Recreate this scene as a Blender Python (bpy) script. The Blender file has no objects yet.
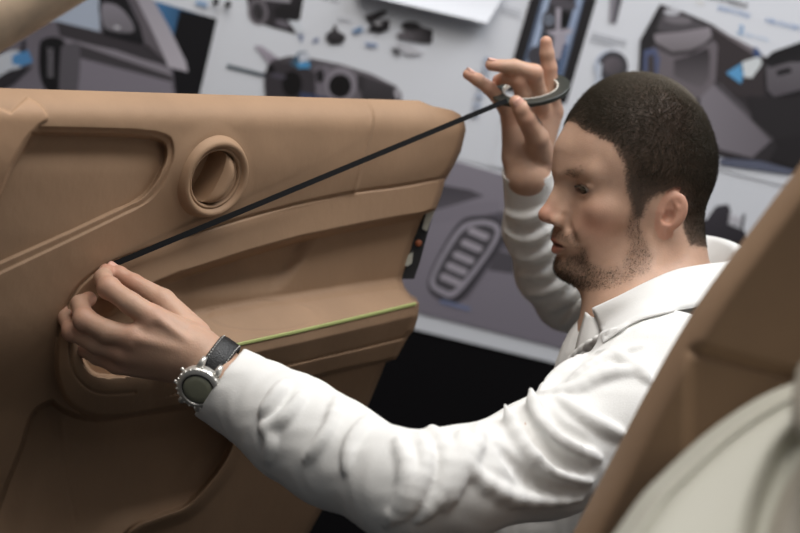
import bpy, math, random
import numpy as np
from mathutils import Vector, Matrix
random.seed(4); rng = np.random.default_rng(4)
sc = bpy.context.scene
COL = sc.collection
PI = math.pi
# ------------------------------------------------------------------ camera
F = 1400.0
CAMZ = 1.40
TH, PH = math.radians(14), math.radians(14.5)
f_ = np.array([0, math.cos(TH), -math.sin(TH)])
r0 = np.array([1.0, 0, 0]); u0 = np.array([0, math.sin(TH), math.cos(TH)])
r_ = math.cos(PH) * r0 + math.sin(PH) * u0
u_ = -math.sin(PH) * r0 + math.cos(PH) * u0
b_ = -f_
RM = np.stack([r_, u_, b_], axis=1)          # camera-local -> world
C0 = np.array([0, 0, CAMZ])
def W(p): return np.asarray(p) @ RM.T + C0
def toC(p): return (np.asarray(p) - C0) @ RM
def P(px, py, d):                            # pixel + distance -> camera-local point
    return np.stack(np.broadcast_arrays((np.asarray(px) - 400) / F * d, -(np.asarray(py) - 266.5) / F * d, -np.asarray(d) * 1.0), axis=-1).astype(float)
ZC = RM.T @ np.array([0, 0, 1.0])            # world up in camera-local
cd = bpy.data.cameras.new('camera'); cam = bpy.data.objects.new('camera', cd); COL.objects.link(cam)
cam.matrix_world = Matrix(((r_[0], u_[0], b_[0], 0), (r_[1], u_[1], b_[1], 0), (r_[2], u_[2], b_[2], CAMZ), (0, 0, 0, 1)))
cd.sensor_width = 36; cd.lens = F * 36 / 800; cd.clip_start = .05
cd.dof.use_dof = True; cd.dof.focus_distance = 1.42; cd.dof.aperture_fstop = 4.2
sc.camera = cam
# ------------------------------------------------------------------ materials
def lin(c):
    return tuple(((v / 255) / 12.92 if v / 255 <= .04045 else ((v / 255 + .055) / 1.055) ** 2.4) for v in c)
MATS = {}
def mat(name, col, rough=.6, metal=0, bump=0, bscale=200, var=0, vscale=8, attr=False, sheen=0, spec=.5, sss=0, coat=0, stretch=None, detail=4, btype='noise'):
    m = bpy.data.materials.new(name); m.use_nodes = True; MATS[name] = m
    nt = m.node_tree; b = nt.nodes['Principled BSDF']; L = nt.links
    tc = nt.nodes.new('ShaderNodeTexCoord')
    src = tc.outputs['Object']
    if stretch:
        mp = nt.nodes.new('ShaderNodeMapping'); mp.inputs['Scale'].default_value = stretch
        L.new(src, mp.inputs['Vector']); src = mp.outputs['Vector']
    b.inputs['Roughness'].default_value = rough; b.inputs['Metallic'].default_value = metal
    b.inputs['Specular IOR Level'].default_value = spec
    if sheen: b.inputs['Sheen Weight'].default_value = sheen
    if coat: b.inputs['Coat Weight'].default_value = coat
    if sss:
        b.inputs['Subsurface Weight'].default_value = sss; b.inputs['Subsurface Radius'].default_value = (.01, .004, .002); b.inputs['Subsurface Scale'].default_value = .5
    base = None
    if attr:
        a = nt.nodes.new('ShaderNodeVertexColor'); a.layer_name = 'col'; base = a.outputs['Color']
    else:
        rgb = nt.nodes.new('ShaderNodeRGB'); rgb.outputs[0].default_value = (*lin(col), 1); base = rgb.outputs[0]
    if var:
        n = nt.nodes.new('ShaderNodeTexNoise'); n.inputs['Scale'].default_value = vscale; n.inputs['Detail'].default_value = 5
        L.new(src, n.inputs['Vector'])
        mr = nt.nodes.new('ShaderNodeMapRange'); mr.inputs[1].default_value = .3; mr.inputs[2].default_value = .7
        mr.inputs[3].default_value = 1 - var; mr.inputs[4].default_value = 1 + var
        L.new(n.outputs['Fac'], mr.inputs[0])
        mx = nt.nodes.new('ShaderNodeVectorMath'); mx.operation = 'SCALE'
        L.new(base, mx.inputs[0]); L.new(mr.outputs[0], mx.inputs['Scale']); base = mx.outputs[0]
    L.new(base, b.inputs['Base Color'])
    if bump:
        if btype == 'noise':
            n = nt.nodes.new('ShaderNodeTexNoise'); n.inputs['Scale'].default_value = bscale; n.inputs['Detail'].default_value = detail
            o = n.outputs['Fac']
        else:
            n = nt.nodes.new('ShaderNodeTexVoronoi'); n.inputs['Scale'].default_value = bscale; o = n.outputs['Distance']
        L.new(src, n.inputs['Vector'])
        bp = nt.nodes.new('ShaderNodeBump'); bp.inputs['Strength'].default_value = bump; bp.inputs['Distance'].default_value = .001
        L.new(o, bp.inputs['Height']); L.new(bp.outputs[0], b.inputs['Normal'])
    return m
CLAY = mat('clay', (155, 126, 100), .66, bump=.35, bscale=120, var=.07, vscale=14, spec=.3, stretch=(1, 1, .6))
CLAYL = mat('clay_pale', (167, 135, 107), .6, bump=.3, bscale=120, var=.06, vscale=12, spec=.3)
CLAYSPOT = mat('clay_spotted', (240, 212, 182), .65, bump=.5, bscale=60, var=.30, vscale=22, spec=.3)
SKIN = mat('skin', (0, 0, 0), .48, attr=True, bump=.12, bscale=500, spec=.35, sss=.12, btype='voronoi', var=.06, vscale=60)
HAIRM = mat('hair', (72, 64, 52), .5, spec=.35, var=.3, vscale=300)
SHIRT = mat('shirt_cotton', (226, 225, 222), .8, bump=.25, bscale=900, spec=.15, sheen=.1, btype='voronoi')
BLACKT = mat('black_tape', (17, 17, 18), .7, spec=.08)
BLACKP = mat('black_plastic', (30, 30, 32), .4)
LEATHER = mat('black_leather', (26, 27, 29), .45, bump=.5, bscale=700, btype='voronoi')
STEEL = mat('brushed_steel', (222, 220, 214), .34, metal=.7)
STEELM = mat('painted_steel', (190, 190, 178), .45, metal=.3, var=.1, vscale=90)
DIALM = mat('watch_display', (150, 152, 132), .12, coat=.6)
GREEN = mat('green_masking_tape', (182, 191, 122), .6)
CREAM = mat('cream_leather', (186, 184, 172), .55, bump=.3, bscale=420, btype='voronoi', spec=.35)
CREAM2 = mat('taupe_leather', (176, 168, 155), .6, bump=.3, bscale=420, btype='voronoi', spec=.3)
STITCH = mat('white_thread', (200, 198, 190), .7)
WALLM = mat('black_felt', (19, 18, 20), .95, bump=.5, bscale=300, spec=.1)
FLOORM = mat('dark_carpet', (30, 29, 30), .95, bump=.6, bscale=500, spec=.1)
PAPER = mat('paper', (222, 224, 230), .65, spec=.25)
PRINT = mat('print_ink', (0, 0, 0), .5, attr=True, spec=.3)
TROUS = mat('dark_denim', (40, 44, 56), .85, bump=.3, bscale=900)
SHOEM = mat('shoe_leather', (34, 26, 22), .5)
WOODM = mat('plywood', (150, 118, 84), .6, var=.15, vscale=10, stretch=(1, 12, 1))
EYEM = mat('eye_surface', (0, 0, 0), .08, attr=True)
CORE = mat('cardboard_core', (205, 200, 190), .7)
ORANGE = mat('copper_bush', (165, 95, 60), .5)
WOUND = mat('wound_tape', (58, 60, 56), .42, spec=.4)  # same black tape as the strip; glancing sheen is put into this greyer colour
THREADD = mat('grey_thread', (205, 203, 198), .7)
# ------------------------------------------------------------------ object helpers
def link(o, parent=None):
    COL.objects.link(o)
    if parent is not None: o.parent = parent
    return o
def tag(o, label=None, cat=None, group=None, kind=None):
    if label: o['label'] = label
    if cat: o['category'] = cat
    if group: o['group'] = group
    if kind: o['kind'] = kind
    return o
def empty(name, locw, label, cat, group=None):
    o = bpy.data.objects.new(name, None); o.location = locw; o.empty_display_size = .05
    link(o); tag(o, label, cat, group); return o
def mobj(name, verts, faces, m, parent=None, smooth=True, cols=None, world=False, mats=None, midx=None, sharp=None):
    """verts in camera-local coordinates unless world=True; origin at own base (top-level) or parent's origin"""
    v = np.asarray(verts, float)
    if not world: v = W(v)
    if parent is None:
        loc = np.array([(v[:, 0].min() + v[:, 0].max()) / 2, (v[:, 1].min() + v[:, 1].max()) / 2, v[:, 2].min()])
    else:
        r = parent
        loc = np.zeros(3)
        while r is not None: loc += np.array(r.location); r = r.parent
    me = bpy.data.meshes.new(name)
    if isinstance(faces, np.ndarray) and faces.ndim == 2:
        nf, k = faces.shape
        me.vertices.add(len(v)); me.vertices.foreach_set('co', (v - loc).ravel())
        me.loops.add(nf * k); me.loops.foreach_set('vertex_index', faces.ravel().astype(np.int32))
        me.polygons.add(nf); me.polygons.foreach_set('loop_start', (np.arange(nf) * k).astype(np.int32))
        me.update(calc_edges=True); me.validate()
    else:
        me.from_pydata([tuple(x) for x in (v - loc)], [], [tuple(int(i) for i in f) for f in faces])
    for mm in (mats or [m]): me.materials.append(mm)
    if midx is not None: me.polygons.foreach_set('material_index', np.asarray(midx, dtype=np.int32))
    if smooth: me.polygons.foreach_set('use_smooth', [True] * len(me.polygons))
    if cols is not None:
        a = me.color_attributes.new('col', 'FLOAT_COLOR', 'POINT')
        c4 = np.ones((len(v), 4)); c4[:, :3] = cols; a.data.foreach_set('color', c4.ravel())
    if sharp is not None: me.set_sharp_from_angle(angle=math.radians(sharp))
    o = bpy.data.objects.new(name, me)
    link(o, parent)
    if parent is None: o.location = loc
    return o
class MB:
    def __init__(s): s.v = []; s.f = []
    def add(s, v, f):
        n = len(s.v); s.v += [np.asarray(x, float) for x in v]; s.f += [[i + n for i in q] for q in f]; return s
    def box(s, c, ax, half):
        ax = [np.asarray(a, float) for a in ax]; c = np.asarray(c, float)
        vs = [c + ax[0] * half[0] * i + ax[1] * half[1] * j + ax[2] * half[2] * k for i in (-1, 1) for j in (-1, 1) for k in (-1, 1)]
        return s.add(vs, [(0, 1, 3, 2), (4, 6, 7, 5), (0, 4, 5, 1), (2, 3, 7, 6), (0, 2, 6, 4), (1, 5, 7, 3)])
    def tube(s, pts, rad, n=12, cap=True):
        pts = [np.asarray(p, float) for p in pts]
        if np.isscalar(rad): rad = [rad] * len(pts)
        up = None; rings = []
        for i, p in enumerate(pts):
            t = pts[min(i + 1, len(pts) - 1)] - pts[max(i - 1, 0)]; t /= np.linalg.norm(t) + 1e-12
            if up is None:
                up = np.cross(t, [0, 0, 1.0]);
                if np.linalg.norm(up) < .1: up = np.cross(t, [0, 1.0, 0])
            a = up - t * np.dot(up, t); a /= np.linalg.norm(a); up = a; bb = np.cross(t, a)
            rings.append([p + rad[i] * (math.cos(2 * PI * k / n) * a + math.sin(2 * PI * k / n) * bb) for k in range(n)])
        vs = [q for r in rings for q in r]; fs = []
        for i in range(len(pts) - 1):
            for k in range(n):
                fs.append((i * n + k, i * n + (k + 1) % n, (i + 1) * n + (k + 1) % n, (i + 1) * n + k))
        if cap: fs.append(tuple(range(n))[::-1]); fs.append(tuple((len(pts) - 1) * n + k for k in range(n)))
        return s.add(vs, fs)
    def lathe(s, c, A, B, N, prof, n=64, a0=0, a1=2 * PI):
        """prof: list of (radius, height) -> c + r*(cos A + sin B) + h*N"""
        c, A, B, N = [np.asarray(x, float) for x in (c, A, B, N)]; vs = []; fs = []
        full = abs(a1 - a0 - 2 * PI) < 1e-6; m = n if full else n + 1
        for r, h in prof:
            for k in range(m):
                t = a0 + (a1 - a0) * k / n; vs.append(c + r * (math.cos(t) * A + math.sin(t) * B) + h * N)
        for i in range(len(prof) - 1):
            for k in range(n):
                k2 = (k + 1) % m
                fs.append((i * m + k, i * m + k2, (i + 1) * m + k2, (i + 1) * m + k))
        return s.add(vs, fs)
    def build(s, name, m, parent=None, **kw): return mobj(name, s.v, s.f, m, parent, **kw)
def norm(v): v = np.asarray(v, float); return v / np.linalg.norm(v)
def bevel(o, w, seg=2):
    md = o.modifiers.new('bevel', 'BEVEL'); md.width = w; md.segments = seg; md.limit_method = 'ANGLE'
    return o
def ss(a, b, x):
    t = np.clip((x - a) / (b - a), 0, 1); return t * t * (3 - 2 * t)
def polysdf(x, y, poly):
    poly = np.asarray(poly, float); d = np.full(x.shape, 1e9); inside = np.zeros(x.shape, bool)
    n = len(poly)
    for i in range(n):
        ax, ay = poly[i]; bx, by = poly[(i + 1) % n]
        ex, ey = bx - ax, by - ay; wx, wy = x - ax, y - ay
        t = np.clip((wx * ex + wy * ey) / (ex * ex + ey * ey + 1e-12), 0, 1)
        d = np.minimum(d, (wx - ex * t) ** 2 + (wy - ey * t) ** 2)
        c = ((ay > y) != (by > y)) & (x < (bx - ax) * (y - ay) / ((by - ay) if by != ay else 1e-9) + ax)
        inside ^= c
    d = np.sqrt(d); return np.where(inside, -d, d)
def linedist(x, y, line):
    d = np.full(x.shape, 1e9)
    for i in range(len(line) - 1):
        ax, ay = line[i]; bx, by = line[i + 1]
        ex, ey = bx - ax, by - ay; wx, wy = x - ax, y - ay
        t = np.clip((wx * ex + wy * ey) / (ex * ex + ey * ey + 1e-12), 0, 1)
        d = np.minimum(d, (wx - ex * t) ** 2 + (wy - ey * t) ** 2)
    return np.sqrt(d)
def smoothpoly(pts, n=4, closed=True):
    """Catmull-Rom"""
    pts = np.asarray(pts, float); m = len(pts); out = []
    rngi = range(m) if closed else range(m - 1)
    for i in rngi:
        if closed: p0, p1, p2, p3 = pts[(i - 1) % m], pts[i], pts[(i + 1) % m], pts[(i + 2) % m]
        else: p0, p1, p2, p3 = pts[max(i - 1, 0)], pts[i], pts[i + 1], pts[min(i + 2, m - 1)]
        for k in range(n):
            t = k / n
            out.append(.5 * ((2 * p1) + (-p0 + p2) * t + (2 * p0 - 5 * p1 + 4 * p2 - p3) * t * t + (-p0 + 3 * p1 - 3 * p2 + p3) * t ** 3))
    if not closed: out.append(pts[-1])
    return np.array(out)
def resample(line, n):
    line = np.asarray(line, float); s = np.r_[0, np.cumsum(np.linalg.norm(np.diff(line, axis=0), axis=1))]
    t = np.linspace(0, s[-1], n); return np.stack([np.interp(t, s, line[:, k]) for k in range(line.shape[1])], 1)
# ------------------------------------------------------------------ signed-distance modelling (surface nets)
def seg(p, a, b, r1, r2):
    a, b = np.asarray(a, float), np.asarray(b, float); ba = b - a; L2 = float(ba @ ba)
    h = np.clip(((p - a) @ ba) / L2, 0, 1)
    q = p - a - h[:, None] * ba
    return np.sqrt((q * q).sum(1)) - (r1 + (r2 - r1) * h)
def ell(p, c, r):
    q = p - np.asarray(c, float); r = np.asarray(r, float)
    k0 = np.sqrt(((q / r) ** 2).sum(1)); k1 = np.sqrt(((q / (r * r)) ** 2).sum(1)) + 1e-9
    return k0 * (k0 - 1) / k1
def smin(a, b, k):
    if k <= 0: return np.minimum(a, b)
    h = np.clip(.5 + .5 * (b - a) / k, 0, 1); return b + (a - b) * h - k * h * (1 - h)
def smax(a, b, k): return -smin(-a, -b, k)
class Prim:
    def __init__(s, fn, c, R, op='u', k=.01): s.fn = fn; s.c = np.asarray(c, float); s.R = R; s.op = op; s.k = k
def pseg(a, b, r1, r2, k=.01, op='u'):
    a, b = np.asarray(a, float), np.asarray(b, float)
    return Prim(lambda p: seg(p, a, b, r1, r2), (a + b) / 2, np.linalg.norm(b - a) / 2 + max(r1, r2), op, k)
def pell(c, r, axes=None, k=.01, op='u'):
    c = np.asarray(c, float)
    if axes is None: return Prim(lambda p: ell(p, c, r), c, max(r), op, k)
    A = np.stack([norm(a) for a in axes], 1)
    return Prim(lambda p: ell((p - c) @ A, (0, 0, 0), r), c, max(r), op, k)
def evalp(prims, p, bc=None, br=0):
    d = np.full(len(p), .2)
    for q in prims:
        if bc is not None and np.linalg.norm(q.c - bc) - q.R > br + q.k + .012: continue
        v = q.fn(p)
        d = smin(d, v, q.k) if q.op == 'u' else smax(d, -v, q.k)
    return d
def surfnet(prims, lo, hi, h, N=24):
    lo = np.asarray(lo, float); hi = np.asarray(hi, float)
    nb = np.ceil((hi - lo) / (h * N)).astype(int)
    bi = np.stack(np.meshgrid(*[np.arange(n) for n in nb], indexing='ij'), -1).reshape(-1, 3)
    bc = lo + (bi + .5) * N * h; br = N * h * .5 * math.sqrt(3)
    d0 = evalp(prims, bc)
    keep = bi[np.abs(d0) < br * 1.25 + .012]
    nx, ny, nz = (nb * N + 2)
    g = np.arange(N + 1); G = np.stack(np.meshgrid(g, g, g, indexing='ij'), -1).reshape(-1, 3)
    key_all, pos_all, quads = [], [], []
    def key(ijk): return (ijk[..., 0] * (ny + 2) + ijk[..., 1]) * (nz + 2) + ijk[..., 2]
    E = [(0, 1), (2, 3), (4, 5), (6, 7), (0, 2), (1, 3), (4, 6), (5, 7), (0, 4), (1, 5), (2, 6), (3, 7)]
    offs = np.array([(i, j, k) for i in (0, 1) for j in (0, 1) for k in (0, 1)])
    for b in keep:
        base = b * N; pts = lo + (G + base) * h
        D = evalp(prims, pts, lo + (b + .5) * N * h, br).reshape(N + 1, N + 1, N + 1)
        if D.min() > 0 or D.max() < 0: continue
        S = D < 0
        corners = np.stack([D[o[0]:N + o[0], o[1]:N + o[1], o[2]:N + o[2]] for o in offs], -1)
        cs = corners < 0; act = cs.any(-1) & ~cs.all(-1)
        idx = np.argwhere(act); cv = corners[act]
        acc = np.zeros((len(idx), 3)); cnt = np.zeros(len(idx))
        for a, c in E:
            va, vc = cv[:, a], cv[:, c]; x = (va < 0) != (vc < 0)
            t = np.where(x, va / np.where(x, va - vc, 1), 0)
            acc += np.where(x[:, None], offs[a] + (offs[c] - offs[a]) * t[:, None], 0); cnt += x
        pos = lo + (idx + base + acc / cnt[:, None]) * h
        key_all.append(key(idx + base)); pos_all.append(pos)
        for ax in range(3):
            sl = [slice(0, N)] * 3; s2 = [slice(0, N)] * 3; s2[ax] = slice(1, N + 1)
            A, B = S[tuple(sl)], S[tuple(s2)]
            e = np.argwhere(A != B)
            if not len(e): continue
            ins = A[tuple(e.T)]; e = e + base
            o1 = np.zeros(3, int); o1[(ax + 1) % 3] = 1; o2 = np.zeros(3, int); o2[(ax + 2) % 3] = 1
            q = np.stack([key(e - o1 - o2), key(e - o2), key(e), key(e - o1)], 1)
            q[~ins] = q[~ins][:, ::-1]
            quads.append(q)
    K = np.concatenate(key_all); V = np.concatenate(pos_all); Q = np.concatenate(quads)
    order = np.argsort(K); K = K[order]; V = V[order]
    pos = np.searchsorted(K, Q); pos = np.clip(pos, 0, len(K) - 1)
    ok = (K[pos] == Q).all(1); return V, pos[ok]
def relax(V, Q, it=1, lam=.5):
    n = len(V)
    for _ in range(it):
        acc = np.zeros_like(V); c = np.zeros(n)
        for a, b in ((0, 1), (1, 2), (2, 3), (3, 0)):
            np.add.at(acc, Q[:, a], V[Q[:, b]]); np.add.at(c, Q[:, a], 1)
            np.add.at(acc, Q[:, b], V[Q[:, a]]); np.add.at(c, Q[:, b], 1)
        V = V + lam * (acc / np.maximum(c, 1)[:, None] - V)
    return V
def raydepth(prims, px, py, d0=.9, d1=2.2):
    dirv = P(px, py, 1.0); d = d0
    sub = [q for q in prims]
    for _ in range(80):
        v = evalp(sub, (dirv * d)[None])[0]
        if v < .0006: return d
        d += v * .8
        if d > d1: return None
    return d
def raydepths(prims, px, py, d0=1.0, d1=2.1):
    px = np.asarray(px, float); dv = P(px, py, np.ones_like(px)); d = np.full(len(px), d0); done = np.zeros(len(px), bool)
    for _ in range(70):
        a = np.nonzero(~done)[0]
        if not len(a): break
        v = evalp(prims, dv[a] * d[a][:, None]); hit = v < .0006
        d[a[~hit]] += v[~hit] * .85; done[a[hit]] = True
        out = a[d[a] > d1]; done[out] = True; d[out] = np.nan
    return d
def vnormals(V, Q):
    n = np.zeros_like(V); fn = np.cross(V[Q[:, 2]] - V[Q[:, 0]], V[Q[:, 3]] - V[Q[:, 1]])
    for k in range(4): np.add.at(n, Q[:, k], fn)
    return n / (np.linalg.norm(n, axis=1)[:, None] + 1e-12)
# ------------------------------------------------------------------ the clay door model
def invd(px, py): return .714 - .00045 * (px - 110) - .000224 * (py - 270)
A_ = [(60, 330), (66, 312), (80, 288), (98, 270), (110, 264), (140, 252), (180, 238), (230, 221), (270, 211), (300, 204.5), (333, 196), (351, 193), (400, 184), (444, 178), (475, 173)]
B_ = [(110, 312), (140, 291), (156, 282), (180, 272), (248, 250), (302, 235), (360, 223), (425, 211), (475, 203)]
C_ = [(100, 345), (140, 326), (193, 313), (263, 300), (300, 295), (350, 287), (402, 280), (475, 272)]
G_ = [(60, 402), (100, 392), (140, 371), (180, 359), (235, 343), (295, 330), (360, 315), (414, 302), (475, 288)]
ip = lambda L, x: np.interp(x, [p[0] for p in L], [p[1] for p in L])
OUT = smoothpoly([(700, 120), (444, 178), (351, 193), (270, 211), (180, 238), (140, 252), (110, 264), (88, 278), (72, 296), (62, 320), (57, 350), (58, 376), (68, 400), (90, 414), (120, 416), (182, 406), (235, 396), (300, 381), (396, 358.5), (700, 300)], 4, False)
CUP = smoothpoly([(96, 300), (84, 320), (80, 345), (86, 366), (101, 376), (134, 374), (180, 360), (180, 330), (150, 300), (120, 296)], 4)
CUP2 = smoothpoly([(88, 296), (74, 322), (70, 350), (76, 376), (98, 393), (135, 392)], 4, False)
POCK = np.array(list(smoothpoly([(52, 400), (70, 412), (98, 418), (142, 412), (182, 406), (236, 396)], 3, False)) + list(smoothpoly([(238, 420), (233, 442), (223, 464), (202, 491), (184, 507), (162, 515), (136, 526), (118, 545), (90, 600)], 3, False)) + [(-60, 640)] + list(smoothpoly([(-8, 560), (0, 502), (20, 448), (28, 421), (38, 407), (52, 400)], 3, False)))
LIPO = smoothpoly([(262, 400), (252, 440), (240, 468), (216, 498), (190, 518), (168, 527), (150, 538), (135, 560)], 3, False)
SI = np.array([(32, 134), (80, 134.5), (130, 136)] + list(smoothpoly([(150, 138), (163, 143), (165.5, 156), (160, 172), (150, 188), (138, 199), (122, 207)], 3, False)) + [(70, 231), (0, 262), (-60, 290), (-60, 240), (-30, 225), (0, 196), (12, 168)])
SO = np.array([(38, 128), (80, 128.5), (130, 130)] + list(smoothpoly([(154, 132), (170, 138), (173, 156), (167, 174), (157, 192), (144, 204), (126, 213)], 3, False)) + [(70, 240), (0, 273), (-60, 300), (-60, 230), (-30, 215), (0, 192), (12, 162)])
FLAP = np.array([(-60, 90), (-20, 98), (0, 108), (10.5, 113), (28, 97)] + list(smoothpoly([(28, 97), (40, 105), (48, 118), (38, 126), (24, 141), (10, 168), (0, 196), (-18, 225), (-60, 262)], 3, False)))
SEAM = smoothpoly([(363, 97), (371, 108), (373, 122), (367, 150), (356, 190), (352, 200)], 4, False)
def nz(x, y, s): return (np.sin(x * s) * np.cos(y * s * 1.3 + 1.7) + np.sin(x * s * 2.1 + y * s * 1.7 + .5) * .5)
def relief(x, y, full=True):
    T = np.interp(x, [-30, 0, 100, 200, 300, 420, 470], [87, 88, 91, 94, 97, 100.5, 108])
    s = y - T
    h = np.zeros_like(x, float)
    # rolled top
    h -= .036 * np.clip(1 - s / 36, 0, 1) ** 2.6 + .004 * np.clip(1 - s / 80, 0, 1) ** 2
    # seam crest near the right end: right side steps back softly
    sx = np.interp(y, SEAM[:, 1], SEAM[:, 0])
    h += np.where(y < 203, -.0045 * ss(-1.2, 1.2, x - sx) * ss(210, 196, y) + .0022 * np.exp(-((x - sx + .5) / 1.6) ** 2), 0)
    # gentle crown of the belt section
    h += .006 * np.exp(-((y - 165) / 38) ** 2)
    # left insert
    dO = polysdf(x, y, SO); dI = polysdf(x, y, SI)
    h -= .0030 * ss(.8, -.8, dO) + .0016 * np.exp(-((dI) / 1.0) ** 2)
    h -= ss(1.2, -1.2, dI) * (.0165 - .0120 * ss(135, 240, y))
    h -= .006 * ss(2, -9, dO) * ss(175, 130, y)
    dF = polysdf(x, y, FLAP)
    h += .0042 * ss(1.0, -1.2, dF)
    # pad raised round the vent
    ve = np.sqrt(((x - 212) / 37.) ** 2 + ((y - 177) / 50.) ** 2)
    h += .002 * ss(1.15, .8, ve)
    xr_, yr_ = (x - 211.) * .90 + (y - 176) * .44, (x - 211.) * -.44 + (y - 176) * .90
    ve2 = np.sqrt((xr_ / 19.) ** 2 + (yr_ / 31.) ** 2)
    h -= .035 * ss(1.02, .93, ve2)
    # armrest body
    do = polysdf(x, y, OUT); e = -do
    yA, yB, yC, yG = ip(A_, x), ip(B_, x), ip(C_, x), ip(G_, x)
    yH = yG + 14; yI = yG + 33.5
    tband = np.clip((y - yA - 3.5) / np.maximum(yB - yA - 3.5, 1), 0, 1)
    hr = np.where(y < yB, .001 + .010 * tband, 0)
    trec = np.clip((y - yB) / np.maximum(yC - yB, 1), 0, 1)
    # undercut below the band, then hollow wall sweeping out onto the shelf
    crease = np.interp(y, [235, 261, 288, 299], [302, 288, 270, 255])
    deep = .018 + .018 * ss(20, -3, x - crease) * ss(300, 262, y) * ss(228, 245, y)
    hrec = .011 - (deep + .011) * ss(0, 7, y - yB) + .006 * trec
    tsh = np.clip((y - yC) / np.maximum(yG - yC, 1), 0, 1)
    hC = .011 - (.020 + .011) + .006
    hsh = hC + (.052 - hC) * (tsh ** 1.0)
    mixC = ss(-9, 9, y - yC)
    hr = np.where(y >= yB, hrec * (1 - mixC) + np.where(y > yC - 9, hC + (.052 - hC) * np.clip((y - yC + 4) / (yG - yC + 4), 0, 1), hrec) * mixC, hr)
    hr = np.where(y >= yG, .052 + .003 * np.clip((y - yG) / 14, 0, 1), hr)
    hr = np.where(y >= yH, .055 - .016 * (y - yH) / 19.5, hr)
    hr = np.where(y >= yI, .042 - .016 * (y - yI) / 18, hr)
    hr -= .004 * np.exp(-((y - yI) / 1.1) ** 2)
    ell2 = np.sqrt(((x - 262) / 54.) ** 2 + ((y - 316) / 15.) ** 2)
    hr -= .0012 * np.exp(-((ell2 - 1) * 15 / 1.0) ** 2) * (y > yC) * (y < yG - 1)
    # left, rounded end with the pull cup
    dc = polysdf(x, y, CUP); tl = np.clip(e / np.maximum(e + np.maximum(dc, 0), 1e-3), 0, 1)
    wv = ss(285, 375, y)
    hl = .002 + wv * (.030 * np.sin(tl * PI / 2) + .006)
    hl -= ss(.8, -1.0, dc) * (.012 + .030 * wv)
    d2 = linedist(x, y, CUP2); hl -= .0035 * np.exp(-(d2 / 1.2) ** 2)
    hl += .012 * ss(-1, 1, x - 134.5) * ss(374, 376, y) * ss(396, 390, y) * 0
    wl = ss(150, 190, x) if True else 0
    up = ss(8, -2, y - yB) * ss(95, 120, x)             # keep the trim band itself on the left part
    wl = np.maximum(wl, up)
    hin = hr * wl + hl * (1 - wl)
    inside = ss(-.4, 2.0, e)
    low = .0 - .00010 * (y - (yG + 52))
    belowout = (do > 0) & (y > yG + 20) & (x > 60)
    h = np.where(do < 2, h * (1 - inside) * 1.0 + inside * hin, h)
    h -= .0042 * np.exp(-(do / 1.1) ** 2) * (y < yA + 8)
    hb = -.016 - .00050 * np.clip(y - yG - 52, 0, 200)
    wb = ss(0, 1.5, do) * ss(100, 150, x) * (y > yG + 20)
    h = h * (1 - wb) + hb * wb
    wb2 = ss(300, 420, y) * (1 - ss(100, 150, x)) * ss(0, 2, do)
    h -= wb2 * .00034 * (y - 300)
    # map pocket
    dp = polysdf(x, y, POCK)
    lip = ss(0, 14, dp) * ss(28, 14, dp) * 0
    h += .010 * ss(-.5, .5, dp) * ss(15, 3, dp) * ss(420, 440, y) * ss(90, 130, x)
    pin = ss(1.0, -3.5, dp)
    fl = -.115 + .050 * ss(430, 560, y) + .01 * ss(-30, 0, dp)
    h = h * (1 - pin) + fl * pin
    h += .0018 * np.exp(-(linedist(x, y, [(62, 420), (66, 470), (78, 540)]) / 3.0) ** 2) * pin
    # hand-scraped surface
    h += .00010 * nz(x, y, .06) + .00006 * nz(y, x, .17)
    return h
RB = [(419, 100.5), (432, 106), (445, 108.5), (453, 110.5), (460, 114.5), (464, 119.5), (466, 130), (461, 151), (453, 167), (445, 178), (444, 185), (441, 196), (436, 209), (424, 214), (414, 238), (403, 276), (402, 281), (405, 290), (412, 299), (419, 303), (418, 317), (414, 330), (408, 337), (396, 359), (386, 362), (367, 408), (322, 510), (296, 556)]
NR, NC = 400, 400
RBr = resample(RB, NR); LBr = np.stack([np.full(NR, -34.), 87 + (RBr[:, 1] - 100.5) / (556 - 100.5) * (556 - 87)], 1)
s = np.linspace(0, 1, NC)[None, :]; s = 1 - (1 - s) ** 1.0
GX = LBr[:, :1] + (RBr[:, :1] - LBr[:, :1]) * s; GY = LBr[:, 1:] + (RBr[:, 1:] - LBr[:, 1:]) * s
H = relief(GX, GY)
# round the free right-hand edge
edge = (RBr[:, :1] - GX)
H = H - .014 * np.clip(1 - edge / 7, 0, 1) ** 2
DD = 1 / invd(GX, GY) - H
DV = P(GX, GY, DD).reshape(-1, 3)
ii = np.arange(NR * NC).reshape(NR, NC)
DF = np.stack([ii[:-1, :-1], ii[1:, :-1], ii[1:, 1:], ii[:-1, 1:]], -1).reshape(-1, 4)
cx = (GX[:-1, :-1] + GX[1:, 1:]).ravel() / 2; cy = (GY[:-1, :-1] + GY[1:, 1:]).ravel() / 2
yA, yB, yC, yG = ip(A_, cx), ip(B_, cx), ip(C_, cx), ip(G_, cx)
do = polysdf(cx, cy, OUT)
reg = np.zeros(len(cx), int)                                   # 0 belt section
reg[(do > 0) & (cy > yG + 25)] = 5                               # lower panel
reg[(cx < 62) & (cy > 330)] = 5
reg[polysdf(cx, cy, POCK) < -.5] = 6
reg[(do <= 0)] = 4                                              # armrest
reg[(do <= 0) & (cy < yC) & (cx > 150)] = 3                     # hollow wall
reg[(do <= 0) & (cy < yB) & (cx > 100)] = 2                     # trim band
reg[(do <= 0) & (polysdf(cx, cy, CUP) < 0) & (cx < 152)] = 7
reg[polysdf(cx, cy, SI) < 0] = 1
reg[polysdf(cx, cy, FLAP) < 0] = 8
dbase = W(P(np.array([100.]), np.array([556.]), np.array([1.5])))[0]
door = empty('car_door_model', dbase, 'large brown clay model of an inner car door with vent, armrest and pocket, being taped', 'car door model')
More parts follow.
